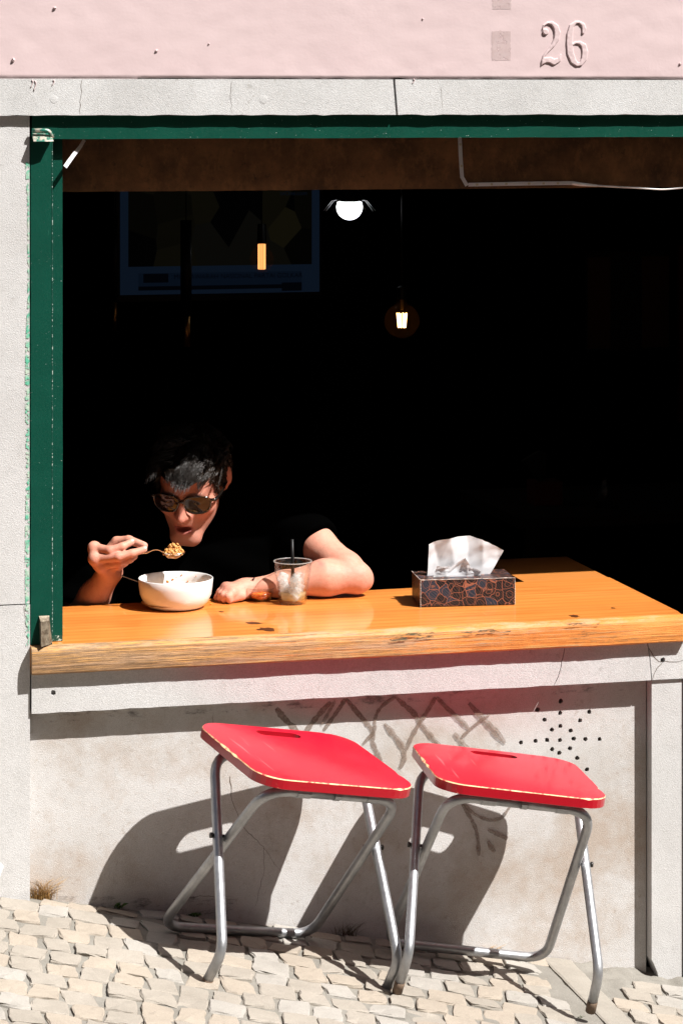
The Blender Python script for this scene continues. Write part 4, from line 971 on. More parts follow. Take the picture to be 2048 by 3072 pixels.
MB().lathe([(.015, rg*1.3), (.016, rg*1.9), (.006, rg*2.0)], c, 16).build('socket', M['black'], gb); cord_up(c+[0, 0, rg*1.9], gb)
MB().tube([(c[0], c[1], c[2]+rg*1.2), (c[0], c[1], c[2]+.032)], [.006, .004], 8).build('stem', M['brass'], gb)
for kq in range(8):
    an = kq*.785+.3; MB().tube([(c[0]+.015*math.cos(an), c[1]+.015*math.sin(an), c[2]+.023), (c[0]+.011*math.cos(an), c[1]+.011*math.sin(an), c[2]-.020)], .0010, 6).build('filament', M['fil'], gb)
c = at(785, 768, 2.5); tbn = thing('tube_filament_bulb', 'amber glass bulb with a tall glowing orange tube in front of the television', 'bulb', tuple(c)); s = 8.33/8180
MB().lathe([(max(.0003, 36*s*math.cos(q)), 40*s*math.sin(q)-.01) for q in np.linspace(-1.57, .9, 20)] + [(.016, .042), (.015, .055)], c, 28, cap0=False, cap1=False).build('glass_globe', M['amberglass'], tbn, smooth=True)
MB().lathe([(10*s, -40*s), (10.5*s, 0), (10*s, 38*s)], c, 20).build('glowing_tube', M['filcore'], tbn, smooth=True)
for kq in range(10): an = kq*.628; MB().tube([(c[0]+11*s*math.cos(an), c[1]+11*s*math.sin(an), c[2]-39*s), (c[0]+11*s*math.cos(an), c[1]+11*s*math.sin(an), c[2]+37*s)], 1.0*s, 5).build('filament', M['filtube'], tbn)
MB().tube([(c[0], c[1], c[2]+.042), (c[0], c[1], c[2]+.10)], [.015, .013], 12).build('socket', M['black'], tbn); cord_up(c+[0, 0, .1], tbn)
for (u, v0, v1, v2, w, Y, lab) in ((558, 660, 945, 1040, 34, 2.0, 'slim black and brass tube pendant in front of the television'), (343, 640, 905, 992, 20, 2.6, 'faint slim tube pendant left of the television')):
    p0 = at(u, v2, Y); p1 = at(u, v1, Y); p2 = at(u, v0, Y); s = (Y+5.93)/8180*w/2
    tp = thing('tube_pendant', lab, 'lamp', tuple(p0)); MB().tube([p0, p1], s*.72, 16).build('brass_tube', M['brass'], tp, smooth=True); MB().tube([p1, p2], s, 16).build('black_tube', M['black'], tp, smooth=True); cord_up(p2, tp)
# dim poster, curtain, box and jar at the right of the room
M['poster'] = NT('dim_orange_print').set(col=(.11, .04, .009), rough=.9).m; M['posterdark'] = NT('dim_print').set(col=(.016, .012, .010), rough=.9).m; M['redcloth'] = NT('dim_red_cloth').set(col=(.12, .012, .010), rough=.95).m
p = at(1760, 1055, 3.0); q = at(2008, 750, 3.0)
ps = thing('wall_poster', 'dim orange banded poster hanging in the dark room', 'poster', (float(p[0]), 3.0, float(p[2])))
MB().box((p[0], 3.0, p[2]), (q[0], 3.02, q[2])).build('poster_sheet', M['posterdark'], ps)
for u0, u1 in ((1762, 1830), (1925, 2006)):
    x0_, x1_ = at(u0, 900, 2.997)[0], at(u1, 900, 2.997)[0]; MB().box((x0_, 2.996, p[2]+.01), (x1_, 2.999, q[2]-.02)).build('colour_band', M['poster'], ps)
p = at(2030, 1270, 2.6); q = at(2075, 735, 2.6)
V = []; F = []
for i in range(20):
    x = p[0]+(q[0]+.25-p[0])*i/19; y = 2.6+.02*math.sin(i*1.7); V += [(x, y, p[2]), (x, y, q[2])]
for i in range(19): F.append((2*i, 2*i+2, 2*i+3, 2*i+1))
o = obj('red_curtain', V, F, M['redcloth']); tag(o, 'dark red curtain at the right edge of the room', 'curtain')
ft = thing('far_table', 'dark wooden table at the back right of the unlit room', 'table', (1.35, 2.0, -.12))
MB().box((.95, 1.7, .60), (1.9, 2.3, .63)).build('table_top', M['posterdark'], ft)
for lx in (1.0, 1.85):
    for ly in (1.75, 2.25): MB().box((lx-.02, ly-.02, -.12), (lx+.02, ly+.02, .5995)).build('leg', M['posterdark'], ft)
p = at(1595, 1485, 1.95)
nb_ = thing('napkin_box', 'dim red napkin box with a white napkin on the far table', 'box', (float(p[0]), 1.95, .6305))
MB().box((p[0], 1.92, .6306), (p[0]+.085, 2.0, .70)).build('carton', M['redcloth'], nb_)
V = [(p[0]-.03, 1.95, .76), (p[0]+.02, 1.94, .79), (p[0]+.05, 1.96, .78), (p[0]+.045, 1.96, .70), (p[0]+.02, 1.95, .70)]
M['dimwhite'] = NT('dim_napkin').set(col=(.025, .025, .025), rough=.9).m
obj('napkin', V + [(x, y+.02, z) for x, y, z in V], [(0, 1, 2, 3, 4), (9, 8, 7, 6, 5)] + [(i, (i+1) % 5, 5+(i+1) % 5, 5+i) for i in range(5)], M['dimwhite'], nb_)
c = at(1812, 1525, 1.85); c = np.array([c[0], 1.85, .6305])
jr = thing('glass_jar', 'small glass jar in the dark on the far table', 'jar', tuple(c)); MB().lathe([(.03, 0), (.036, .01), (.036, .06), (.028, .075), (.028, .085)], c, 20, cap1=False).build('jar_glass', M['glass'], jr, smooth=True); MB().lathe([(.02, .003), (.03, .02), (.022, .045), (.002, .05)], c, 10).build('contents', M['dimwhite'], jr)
# ---- weeds at the wall foot
def tuft(name, u, v, n, hgt, spread, mat, label, leafy=False, seed=0):
    rr = random.Random(seed); g = at_g(u, v); g[1] = min(g[1], .024); g[2] = gz(g[0], g[1])-.004
    root = thing(name, label, 'weed', tuple(g), 'weeds at the foot of the wall'); V = []; F = []
    for _ in range(n):
        an = rr.uniform(math.pi, 2*math.pi) if rr.random() < .8 else rr.uniform(0, 6.28); L = hgt*rr.uniform(.4, 1); sp = spread*rr.uniform(.2, 1); b = np.array([g[0]+rr.gauss(0, spread*.3), min(g[1]+rr.gauss(0, .004), .027), g[2]])
        d = np.array([math.cos(an), math.sin(an)*.5, 0]); w = (.006 if leafy else .0010)*rr.uniform(.7, 1.3); s = np.array([-d[1], d[0], 0]); k0 = len(V); ns = 5
        for i in range(ns+1):
            f = i/ns; p = b + d*sp*f**1.6 + np.array([0, 0, L*(f - .35*f*f)]); p[1] = min(p[1], .028); ww = w*(math.sin(math.pi*min(1, .15+f*.9)) if leafy else (1-f*.85)); V += [p+s*ww+[0, 0, ww*.4], p-s*ww]
        for i in range(ns): F.append((k0+2*i, k0+2*i+1, k0+2*i+3, k0+2*i+2))
    o = obj('blades', V, F, mat, root); o['kind'] = 'stuff'
tuft('dry_weed', 122, 2690, 170, .075, .045, M['dry'], 'dry straw coloured grass tuft at the foot of the left jamb', seed=1)
tuft('leafy_weed', 345, 2712, 9, .020, .022, M['grass'], 'tiny green leafy weed in the shade behind the nearer stool shadow', True, 2)
tuft('leafy_weed', 575, 2742, 12, .018, .02, M['grass'], 'tiny green weed at the wall behind the left stool floor bar', True, 3)
tuft('dry_weed', 1040, 2806, 80, .050, .035, M['drydark'], 'dead brown grass tuft in the shade between the two stools', seed=4)
tuft('dry_weed', 1465, 2848, 60, .028, .03, M['dry'], 'small orange dry tuft at the wall behind the right stool', seed=5)
tuft('green_weed', 1530, 2985, 14, .010, .012, M['grass'], 'speck of green weed in the cobble joint before the right stool', seed=6)
tuft('green_weed', 1740, 3050, 16, .012, .014, M['grass'], 'green weed in the joint beside the right stool foot', seed=7)
p = [at(u, v, -.003) for u, v in ((-25, 2585), (4, 2590), (12, 2600), (0, 2632), (-25, 2640))]
o = obj('paper_scrap', list(p) + [np.array(q)+[0, .0015, 0] for q in p], [(0, 1, 2, 3, 4), (9, 8, 7, 6, 5)] + [(i, (i+1) % 5, 5+(i+1) % 5, 5+i) for i in range(5)], M['white']); tag(o, 'white paper scrap stuck low on the left jamb stone', 'paper')

# ================================================================== THE PERSON
def rotm(yaw, pitch, roll):
    return np.array(Matrix.Rotation(yaw, 3, 'Z') @ Matrix.Rotation(pitch, 3, 'X') @ Matrix.Rotation(roll, 3, 'Y'))
SX, SZ = 1.02, .915
HR = rotm(R(-25), R(20.5), R(3))                      # head: turned, bowed, tilted
HO = at(546, 1503, .437) - HR @ np.array([0, -.100, .006])
hl = lambda x, y, z: HO + HR @ np.array([x*SX, y, z*SZ])  # head-local to world
c2 = lambda x, y, Y: at(230+x*.3189, 1400+y*.3189, Y)
c3 = lambda x, y, Y: at(620+x*.3444, 1560+y*.3444, Y)

class SDF:
    """grouped smooth union of tapered capsules and ellipsoids"""
    def __init__(s): s.g = {}; s.bb = {}
    def cap(s, g, a, b, ra, rb=None): s.g.setdefault(g, []).append(('c', np.array(a, float), np.array(b, float), ra, ra if rb is None else rb)); return s
    def chain(s, g, pts, rs):
        for i in range(len(pts)-1): s.cap(g, pts[i], pts[i+1], rs[i], rs[i+1])
    def ell(s, g, c, r, rot=None): s.g.setdefault(g, []).append(('e', np.array(c, float), np.array(r, float), np.eye(3) if rot is None else rot)); return s
    @staticmethod
    def d(p, P):
        if p[0] == 'c':
            _, a, b, ra, rb = p; ab = b-a; t = np.clip(((P-a) @ ab)/(ab @ ab + 1e-12), 0, 1); return np.linalg.norm(P-a-t[:, None]*ab, axis=1)-(ra+(rb-ra)*t)
        _, c, r, m = p; q = (P-c) @ m; k0 = np.linalg.norm(q/r, axis=1); k1 = np.linalg.norm(q/(r*r), axis=1)+1e-9; return k0*(k0-1)/k1
    @staticmethod
    def smin(a, b, k):
        h = np.maximum(k-np.abs(a-b), 0)/k; return np.minimum(a, b)-h*h*k*.25
    def group(s, g, P, k):
        r = None
        if len(P) > 1:
            c = P[len(P)//2]; sp = np.abs(P-c).max()*1.8
            if sp < .08:
                if g not in s.bb:
                    A = [(q, max(p[3:5])) if p[0] == 'c' else (q, max(p[2])) for p in s.g[g] for q in (p[1:3] if p[0] == 'c' else p[1:2])]
                    s.bb[g] = (np.min([q-r_ for q, r_ in A], 0), np.max([q+r_ for q, r_ in A], 0))
                a, b = s.bb[g]; dd = np.linalg.norm(np.maximum(np.maximum(a-c, c-b), 0))
                if dd > sp + .06: return np.full(len(P), dd-sp)
        for p in s.g.get(g, []):
            q = s.d(p, P); r = q if r is None else (np.minimum(r, q) if k == 0 else s.smin(r, q, k))
        return r
def surface(fn, lo, hi, h, blk=12, pad=.02):
    """naive surface nets over a block-sparse grid"""
    lo = np.array(lo); n = np.ceil((np.array(hi)-lo)/h/blk).astype(int); N = n*blk
    G = np.full(N+1, 1.0, np.float32)
    ci = np.stack(np.meshgrid(*[np.arange(k) for k in n], indexing='ij'), -1).reshape(-1, 3)
    cen = lo+(ci*blk+blk/2)*h; dc_ = fn(cen); rad = blk*h*.87+pad
    loc = np.stack(np.meshgrid(*[np.arange(blk+1)]*3, indexing='ij'), -1).reshape(-1, 3)
    for c, dd in zip(ci, dc_):
        sl = tuple(slice(c[k]*blk, c[k]*blk+blk+1) for k in range(3))
        if dd > rad: continue
        if dd < -rad: G[sl] = np.minimum(G[sl], -1.0); continue
        G[sl] = fn(lo+(loc+c*blk)*h).reshape(blk+1, blk+1, blk+1)
    I = G < 0; sh = np.array(G.shape)-1
    cs = np.zeros(sh, np.int8)
    for dx in (0, 1):
        for dy in (0, 1):
            for dz in (0, 1): cs += I[dx:dx+sh[0], dy:dy+sh[1], dz:dz+sh[2]]
    act = np.argwhere((cs > 0) & (cs < 8)); idx = -np.ones(sh, np.int32); idx[tuple(act.T)] = np.arange(len(act))
    acc = np.zeros((len(act), 3)); cnt_ = np.zeros(len(act)); cor = [(a, b, c) for a in (0, 1) for b in (0, 1) for c in (0, 1)]
    for i, a in enumerate(cor):
        for b in cor[i+1:]:
            if sum(abs(a[k]-b[k]) for k in range(3)) != 1: continue
            va = G[tuple((act+a).T)]; vb = G[tuple((act+b).T)]; m = (va < 0) != (vb < 0); t = np.where(m, va/(va-vb+1e-12), 0)
            acc += np.where(m[:, None], np.array(a)+t[:, None]*(np.array(b)-np.array(a)), 0); cnt_ += m
    V = lo+(act+acc/cnt_[:, None])*h; F = []
    for ax in range(3):
        u, w = (ax+1) % 3, (ax+2) % 3; e = np.eye(3, dtype=int)
        s0 = [slice(1, -1)]*3; s0[ax] = slice(0, -1); s1 = list(s0); s1[ax] = slice(1, None)
        A = I[tuple(s0)]; B = I[tuple(s1)]; pts = np.argwhere(A != B); off = np.ones(3, int); off[ax] = 0; pts = pts+off
        q = [idx[tuple((pts-e[u]*a-e[w]*b).T)] for a, b in ((1, 1), (0, 1), (0, 0), (1, 0))]; ok = np.min(q, axis=0) >= 0
        ins = I[tuple(pts.T)]; Q = np.stack(q, 1); Q = np.where(ins[:, None], Q, Q[:, ::-1]); F.append(Q[ok])
    return V, np.concatenate(F)

B = SDF()
# head (local coordinates turned into the world)
def he(c, r): B.ell('head', hl(*c), (r[0]*SX, r[1], r[2]*SZ), HR)
def hc(a, b, ra, rb=None, g='head'): B.cap(g, hl(*a), hl(*b), ra, rb)
he((0, .018, .030), (.0745, .096, .088)); he((0, -.030, -.030), (.0625, .066, .080)); he((0, -.055, .040), (.058, .042, .048))
hc((-.034, -.0850, .020), (.034, -.0850, .020), .0105); 
for s in (-1, 1):
    he((s*.040, -.064, -.022), (.026, .026, .024)); hc((s*.040, -.018, -.046), (s*.020, -.076, -.108), .018, .015)
    he((s*.0735, .016, .006), (.008, .017, .027)); hc((s*.077, .025, .024), (s*.079, .029, .002), .006, .004)
hc((-.012, -.083, -.110), (.012, -.083, -.110), .0170); hc((0, -.080, -.060), (0, -.082, -.086), .022, .016)
hc((0, -.096, .010), (0, -.121, -.034), .0070, .0095, 'nose'); hc((0, -.100, -.010), (0, -.108, -.037), .010, .012, 'nose')
for s in (-1, 1): B.ell('nose', hl(s*.0120, -.1020, -.0365), (.0078, .010, .0078), HR)
hc((-.023, -.0835, -.0700), (0, -.1000, -.0605), .0046, .0064, 'lip'); hc((0, -.1000, -.0605), (.023, -.0835, -.0700), .0064, .0046, 'lip'); hc((-.013, -.0925, -.0885), (.013, -.0925, -.0885), .0074, None, 'lip')
he_m = (hl(0, -.101, -.0745), np.array([.0190, .017, .0078]))
eyes_c = [hl(s*.032, -.098, .000) for s in (-1, 1)]
# trunk, neck, arms
SHL = at(838, 1556, .60); SHR = at(415, 1520, .66); NB = at(632, 1510, .67)
ELL = at(1066, 1742, .385); ELL[2] = .724; WRL = c3(330, 606, .405)
WRL[2] = max(WRL[2], .702)
WRR = c2(318, 985, .435); ELR = WRR+np.array([-.105, .115, -.205])
B.cap('body', hl(0, .050, -.050), NB, .045, .058); B.cap('body', SHL, SHR, .066, .066); B.cap('body', NB-[0, -.02, .12], at(640, 2080, .80), .135, .125); B.cap('body', SHL*.6+NB*.4-[0, 0, .13], SHR*.6+NB*.4-[0, 0, .13], .105)
B.chain('arm_l', [SHL, SHL*.5+ELL*.5+[0, 0, .006], ELL+(SHL-ELL)*.12, ELL], [.058, .0405, .0370, .033]); B.cap('arm_l2', ELL+[.020, .002, -.014], ELL+[.004, 0, -.016], .0165, .022); B.chain('arm_l2', [ELL+[.006, 0, -.003], ELL+(WRL-ELL)*.28+[0, 0, .004], ELL+(WRL-ELL)*.65, WRL], [.0345, .0400, .0285, .0205])
B.chain('body', [SHR, SHR*.5+ELR*.5, ELR], [.062, .050, .043]); B.chain('arm_r', [ELR, ELR+(WRR-ELR)*.3, ELR+(WRR-ELR)*.7, WRR], [.040, .042, .033, .0265])
# right hand, holding the spoon
kn = [c2(165, 765, .408), c2(172, 868, .394), c2(222, 935, .398), c2(285, 975, .412)]
for q, r_ in zip(kn, (.0150, .0145, .0140, .0130)): B.cap('palm_r', WRR, q, .0215, r_)
B.cap('palm_r', kn[0], kn[1], .0135); B.cap('palm_r', kn[1], kn[2], .013); B.cap('palm_r', kn[2], kn[3], .012); B.cap('palm_r', WRR, c2(330, 800, .445), .020, .016)
fin_r = [([kn[0], c2(312, 790, .376), c2(430, 752, .372), c2(512, 712, .380)], [0.0114, 0.0102, 0.0091, 0.0080]), ([kn[1], c2(392, 848, .362), c2(520, 815, .360), c2(632, 780, .366)], [0.0111, 0.0102, 0.0089, 0.0078]),
         ([kn[2], c2(412, 902, .372), c2(500, 872, .374), c2(545, 845, .386)], [0.0105, 0.0096, 0.0084, 0.0075]), ([kn[3], c2(400, 938, .392), c2(455, 905, .396), c2(480, 880, .402)], [0.0098, 0.0087, 0.0078, 0.0071]),
         ([c2(300, 800, .448), c2(375, 705, .440), c2(490, 690, .420), c2(635, 742, .392)], [0.0137, 0.0116, 0.0102, 0.0084])]
for i, (p, r_) in enumerate(fin_r): B.chain('fr%d' % i, p, r_)
# left hand resting on the counter
kl = [c3(168, 590, .415), c3(178, 603, .398), c3(196, 618, .384), c3(222, 634, .374)]
for q in kl: B.cap('palm_l', WRL, q, .0180, .0110)
for a_, b_ in zip(kl[:-1], kl[1:]): B.cap('palm_l', a_, b_, .0115)
tipz = CT+.0085
for i, (q, tp, md) in enumerate(zip(kl, ((88, 690), (118, 694), (150, 697), (200, 697)), ((118, 628), (128, 645), (150, 658), (190, 668)))):
    tpw = c3(tp[0], tp[1], q[1]-.012); tpw[2] = tipz; B.chain('fl%d' % i, [q, c3(md[0], md[1], q[1]-.012), tpw], [.0102, .0090, .0078])
tpw = c3(300, 690, .368); tpw[2] = tipz+.001; B.chain('fl4', [c3(330, 632, .395), c3(300, 660, .378), tpw + [-.02, .004, 0]], [.0135, .0105, .0088])
def body_sdf(P):
    h = B.group('head', P, .022); h = B.smin(h, B.group('nose', P, .008), .010); h = B.smin(h, B.group('lip', P, .003), .0045)
    q = (P-he_m[0]) @ HR; k0 = np.linalg.norm(q/he_m[1], axis=1); k1 = np.linalg.norm(q/(he_m[1]**2), axis=1)+1e-9; m = k0*(k0-1)/k1; h = -B.smin(-h, m, .003)
    for c in eyes_c: h = -B.smin(-h, np.linalg.norm(P-c, axis=1)-.0135, .012)
    d = B.smin(B.group('body', P, .05), h, .02)
    al = B.smin(B.group('arm_l', P, .02), B.group('arm_l2', P, .02), .006); d = B.smin(d, al, .02)
    d = B.smin(d, B.group('arm_r', P, .02), .02)
    pr_ = B.group('palm_r', P, .007); f = None
    for i in range(5): g = B.group('fr%d' % i, P, .004); f = g if f is None else np.minimum(f, g)
    d = B.smin(d, B.smin(pr_, f, .004), .014)
    pl = B.group('palm_l', P, .010); f = None
    for i in range(5): g = B.group('fl%d' % i, P, .004); f = g if f is None else np.minimum(f, g)
    return B.smin(d, B.smin(pl, f, .005), .014)
allp = np.array([q for g in B.g.values() for p in g for q in (p[1:3] if p[0] == 'c' else p[1:2])])
lo = np.array([allp[:, 0].min()-.09, .31, .42]); hi = np.array([allp[:, 0].max()+.06, .93, 1.08])
V, F = surface(body_sdf, lo, hi, .0030)
per = thing('person', 'person in black t-shirt and sunglasses leaning over the bowl with a spoon', 'person', (float(NB[0]), .72, -.12))
body = obj('body', V, F, M['skin'], per, smooth=True)
# skin tones painted per vertex (head darker overall; lips, stubble, flush in the skin's own colours)
L = (V-HO) @ HR; x, y, z = L[:, 0]/SX, L[:, 1], L[:, 2]/SZ; base = np.tile(np.array([.55, .27, .19]), (len(V), 1)); head_m = (np.abs(x) < .10) & (np.abs(y) < .14) & (z > -.15) & (z < .15)
base[np.linalg.norm(L, axis=1) < .15] *= np.array([.80, .70, .68])  # whole head toned darker than the arms
def blend(w, c): 
    global base
    w = np.clip(w, 0, 1)[:, None]; base = base*(1-w)+np.array(c)*w
g_ = lambda cx, cy, cz, s: np.exp(-(((x-cx)/s[0])**2+((y-cy)/s[1])**2+((z-cz)/s[2])**2))*head_m
blend(.35*g_(0, -.115, -.03, (.02, .03, .02)), (.55, .18, .14)); blend(.3*(g_(.045, -.07, -.03, (.03, .04, .025))+g_(-.045, -.07, -.03, (.03, .04, .025))), (.55, .20, .15))
st_ = head_m*np.clip((-.052-z)/.03, 0, 1)*np.clip((-.0+.03-y)/.03, 0, 1)*.45 + .4*g_(0, -.1, -.05, (.028, .03, .007)); blend(st_, (.24, .135, .10))
lipw = head_m*np.clip(1-np.hypot(x/.027, (z+.0750)/.0195)**4, 0, 1)*(y < -.086); blend(lipw*.85, (.34, .095, .085))
blend(head_m*((np.hypot(x/.0215, (z+.0745)/.0095) < 1) & (y < -.07) & (y > -.0985)), (.15, .03, .028))
blend(.3*head_m*(np.abs(x) > .07), (.56, .20, .14))
for q in list(kn)+[p[1] for p, _ in fin_r[:4]]+kl: blend(.35*np.exp(-(np.linalg.norm(V-q, axis=1)/.016)**2), (.58, .20, .15))
blend(.35*np.exp(-(np.linalg.norm(V-ELL, axis=1)/.05)**2), (.58, .22, .17))
for p, r_ in fin_r: blend(.3*np.exp(-(np.linalg.norm(V-p[-1], axis=1)/.012)**2), (.62, .30, .24))
bru = c3(1010, 395, .35); blend(.5*np.exp(-(np.hypot(V[:, 0]-bru[0], V[:, 2]-bru[2])/.006)**2), (.34, .12, .12))
ca = body.data.color_attributes.new('tone', 'FLOAT_COLOR', 'POINT'); ca.data.foreach_set('color', np.concatenate([base, np.ones((len(V), 1))], 1).ravel())
for i, (p, r_) in enumerate(fin_r[:4]):      # finger nails
    d = (p[-1]-p[-2]); d /= np.linalg.norm(d); c = p[-1]+d*.002+np.array([-.1, -.7, .72])*r_[-1]*.93; sd_ = np.cross(d, np.array([-.1, -.7, .72])); sd_ /= np.linalg.norm(sd_); nn = np.cross(sd_, d); n = 10; VV = []
    for rr, hh in ((1, -.0012), (.75, .0002), (.02, .0005)):
        for k_ in range(n): an = 2*math.pi*k_/n; VV.append(c+d*.0062*rr*math.cos(an)+sd_*.0048*rr*math.sin(an)-nn*hh*np.sign(nn @ np.array([.1, .7, -.72]))*1)
    FF = [(j*n+k_, j*n+(k_+1) % n, (j+1)*n+(k_+1) % n, (j+1)*n+k_) for j in range(2) for k_ in range(n)]
    if 'nail' not in M: M['nail'] = NT('finger_nail').set(col=(.66, .38, .31), rough=.25).m
    obj('finger_nail', VV, FF, M['nail'], per, smooth=True)
for c in ((-.032, -.0835, .001), (.032, -.0835, .001)):
    bm = bmesh.new(); bmesh.ops.create_uvsphere(bm, u_segments=16, v_segments=10, radius=.0115); cc = Vector(hl(*c))
    obj('eye', [tuple(cc+v.co) for v in bm.verts], [[v.index for v in f.verts] for f in bm.faces], M['eye'], per, smooth=True); bm.free()
# t-shirt: the trunk grown by a centimetre, cut at neck and sleeves
S = SDF()
S.cap('b', SHL, SHR, .078); S.cap('b', NB-[0, -.02, .12], at(640, 2080, .80), .148, .140); S.cap('b', SHL*.6+NB*.4-[0, 0, .13], SHR*.6+NB*.4-[0, 0, .13], .118); S.cap('b', NB-[0, 0, .02], NB+(hl(0, .050, -.050)-NB)*.72, .085, .066)
S.cap('sl', SHL, SHL+(ELL-SHL)*.62, .076, .064); S.cap('sr', SHR, SHR+(ELR-SHR)*.72, .080, .066)
axl = (ELL-SHL)/np.linalg.norm(ELL-SHL); axr = (ELR-SHR)/np.linalg.norm(ELR-SHR); cutl = at(950, 1640, .49); cutr = SHR+(ELR-SHR)*.72; hup = HR @ np.array([0, -.25, .97])
def shirt_sdf(P):
    sl = np.maximum(S.group('sl', P, 0), (P-cutl) @ axl); sr = np.maximum(S.group('sr', P, 0), (P-cutr) @ axr)
    d = S.smin(S.smin(S.group('b', P, .05), sl, .02), sr, .02)
    d = d + .004*np.sin(P[:, 0]*38+P[:, 2]*60)*np.sin(P[:, 2]*27+P[:, 1]*31)
    return np.maximum(d, .088-np.linalg.norm(P-hl(0, -.035, -.03), axis=1))
V, F = surface(shirt_sdf, lo-[.05, 0, 0], hi+[.03, .05, 0], .006); obj('t_shirt', V, F, M['shirt'], per, smooth=True)
T = SDF(); hip = at(640, 2080, .80)-[0, 0, .03]
for s in (-1, 1):
    k1 = hip+[s*.12, -.42, -.03]; k0 = hip+[s*.09, 0, -.02]
    k1[1] = max(k1[1], .36); T.chain('t', [k0, k1, [k1[0], k1[1]+.05, -.04]], [.095, .072, .055]); 
T.cap('t', hip+[-.08, 0, 0], hip+[.08, 0, 0], .135)
V, F = surface(lambda P: T.group('t', P, .03), [hip[0]-.32, .27, -.12], [hip[0]+.32, .98, .66], .010); obj('trousers', V, F, M['denim'], per, smooth=True)
# ---- hair: a cap of clumps, combed forward into a fringe
CC, CR_ = np.array([0, .018, .030]), np.array([.0745, .096, .088])
def cap_sdf(P):
    q = ((P-HO) @ HR)/np.array([SX, 1, SZ]); r_ = CR_+np.array([.004, .005, .007]); c = CC+[0, .0, .006]; qq = q-c; k0 = np.linalg.norm(qq/r_, axis=1); k1 = np.linalg.norm(qq/(r_*r_), axis=1)+1e-9; d = k0*(k0-1)/k1
    d = d + .0045*np.sin(q[:, 0]*150+4*np.sin(q[:, 1]*40))*np.cos(q[:, 1]*85+q[:, 2]*60)
    side = np.abs(q[:, 0]); hair_lo = np.interp(q[:, 1], [-.062, -.050, -.036, -.020, .004, .010, .030, .04, .1], [.054, .048, .012, -.016, -.022, .026, .026, -.03, -.05])
    return np.maximum(d, hair_lo-q[:, 2])
V, F = surface(cap_sdf, HO-.2, HO+.22, .004); hair = obj('hair', V, F, M['haircap'], per, smooth=True)
rh = random.Random(5); HV = []; HF = []
locks = [(Vector((rh.uniform(-.08, .08), rh.uniform(-.1, .12), rh.uniform(0, .13))), rh.uniform(-1, 1), rh.uniform(0, 6)) for _ in range(130)]
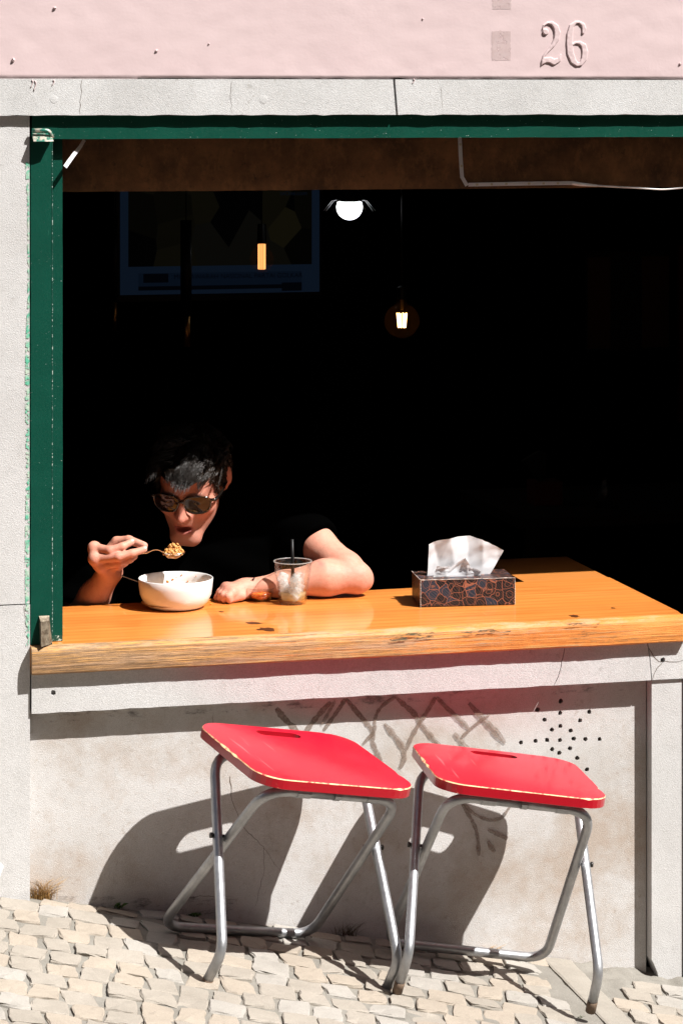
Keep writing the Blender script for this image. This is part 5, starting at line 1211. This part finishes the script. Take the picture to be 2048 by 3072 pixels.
for i in range(4200):
    while True:
        v = Vector((rh.gauss(0, 1), rh.gauss(0, 1), rh.gauss(0, 1))).normalized(); p = Vector(CC+np.array(v)*CR_)
        hlz = np.interp(p.y, [-.062, -.050, -.036, -.020, .004, .010, .030, .04, .1], [.056, .050, .014, -.014, -.020, .028, .028, -.03, -.05])
        if p.z > hlz and (i < 3000 or (p.y < -.045 and p.z < .105)): break
    nrm = Vector((v.x/CR_[0], v.y/CR_[1], v.z/CR_[2])).normalized()
    front = max(0, min(1, (-.02-p.y)/.06)); top = max(0, nrm.z)
    lk = min(locks, key=lambda q: (q[0]-p).length_squared); sw = lk[1]
    up_ = top > .35
    comb = Vector((-.35+1.15*sw, -.9, .22)).normalized() if up_ else Vector((.10*math.copysign(1, p.x), .55 if p.y > -.03 else -.35, -1)).normalized()
    L_ = (.068+.002*front)*(1+.2*math.sin(lk[2]))*rh.uniform(.8, 1.1) if up_ else .030*rh.uniform(.7, 1.2)
    d = (nrm*(1.0 if up_ else .25) + comb*.75 + Vector((rh.gauss(0, .07), rh.gauss(0, .07), rh.gauss(0, .05)))).normalized(); pts = [p + nrm*.003]; ns = 9
    for k_ in range(ns):
        f = (k_+1)/ns; d = (d + comb*.15 + Vector((.5*math.sin(f*7.5+lk[2]), 0, .16*math.cos(f*6.5+lk[2])-.22*f-.15*front*f))).normalized(); q = pts[-1]+d*L_/ns
        if up_ and f > .3: q = q + ((lk[0]-p)*.035)
        e = Vector(((q.x-CC[0])/(CR_[0]+.006), (q.y-CC[1])/(CR_[1]+.010), (q.z-CC[2])/(CR_[2]+.006)))
        if e.length < 1: e = e/e.length; q = Vector((CC[0]+e.x*(CR_[0]+.006), CC[1]+e.y*(CR_[1]+.010), CC[2]+e.z*(CR_[2]+.006)))
        q.x = max(-.082, min(.082, q.x)); pts.append(q)
    w_ = rh.uniform(.0006, .0017); k0 = len(HV); a_ = d.cross(nrm).normalized()
    for k_, q in enumerate(pts):
        r_ = w_*max(.12, min(1.1, 1.7*(1-k_/ns)))
        for j in range(3): an = 2.094*j; HV.append(hl(*(q + a_*(r_*math.cos(an)) + nrm*(r_*math.sin(an)))))
    for k_ in range(ns):
        for j in range(3): HF.append((k0+k_*3+j, k0+k_*3+(j+1) % 3, k0+k_*3+3+(j+1) % 3, k0+k_*3+3+j))
o = obj('hair_strands', HV, HF, M['hair'], hair, smooth=True); o['kind'] = 'stuff'
# ---- sunglasses
sg = tag(obj('sunglasses', [hl(0, -.106, .004)+np.array(q)*.004 for q in ((-1, 0, 0), (1, 0, 0), (0, 0, 1), (0, 0, -1), (0, 1, 0), (0, -1, 0))], [(0, 2, 5), (2, 1, 5), (1, 3, 5), (3, 0, 5), (2, 0, 4), (1, 2, 4), (3, 1, 4), (0, 3, 4)], M['tortoise'], per))
def rim(s):
    pts = []
    for k_ in range(36):
        an = 2*math.pi*k_/36; ca_, sa = math.cos(an), math.sin(an); e = 2/2.9
        xx = .0290*math.copysign(abs(ca_)**e, ca_); zz = .0225*math.copysign(abs(sa)**e, sa); 
        if zz < 0: xx *= 1-.16*abs(zz)/.0225
        xx += .0015*(zz > 0)*ca_
        X = s*.0362+xx*1.0; pts.append((X, -.1085+.012*(abs(X)/.065)**2.2+.0, .0005+zz + (.002*abs(X)/.06 if zz > 0 else 0)))
    return pts
for s in (-1, 1):
    rp = rim(s); MB().tube([hl(*q) for q in rp], .0024, 8, closed=True).build('rim', M['tortoise'], sg, smooth=True)
    c = np.mean(rp, 0); VV = []; n = len(rp)
    for rr in (1.0, .8, .55, .25, .01):
        for q in rp: w = c+(np.array(q)-c)*rr; VV.append(hl(w[0], w[1]-.0022*(1-rr*rr), w[2]))
    obj('lens', VV, [(j*n+k_, j*n+(k_+1) % n, (j+1)*n+(k_+1) % n, (j+1)*n+k_) for j in range(4) for k_ in range(n)], M['lens'], sg, smooth=True)
    MB().tube([hl(s*.0655, -.096, .013), hl(s*.0745, -.090, .012), hl(s*.0810, -.06, .011), hl(s*.081, .0, .008), hl(s*.080, .02, .0)], [.0042, .0040, .0030, .0026, .002], 8).build('temple', M['tortoise'], sg, smooth=True)
MB().tube([hl(-.0085, -.1075, .006), hl(0, -.111, .009), hl(.0085, -.1075, .006)], .0026, 8).build('bridge', M['tortoise'], sg, smooth=True)
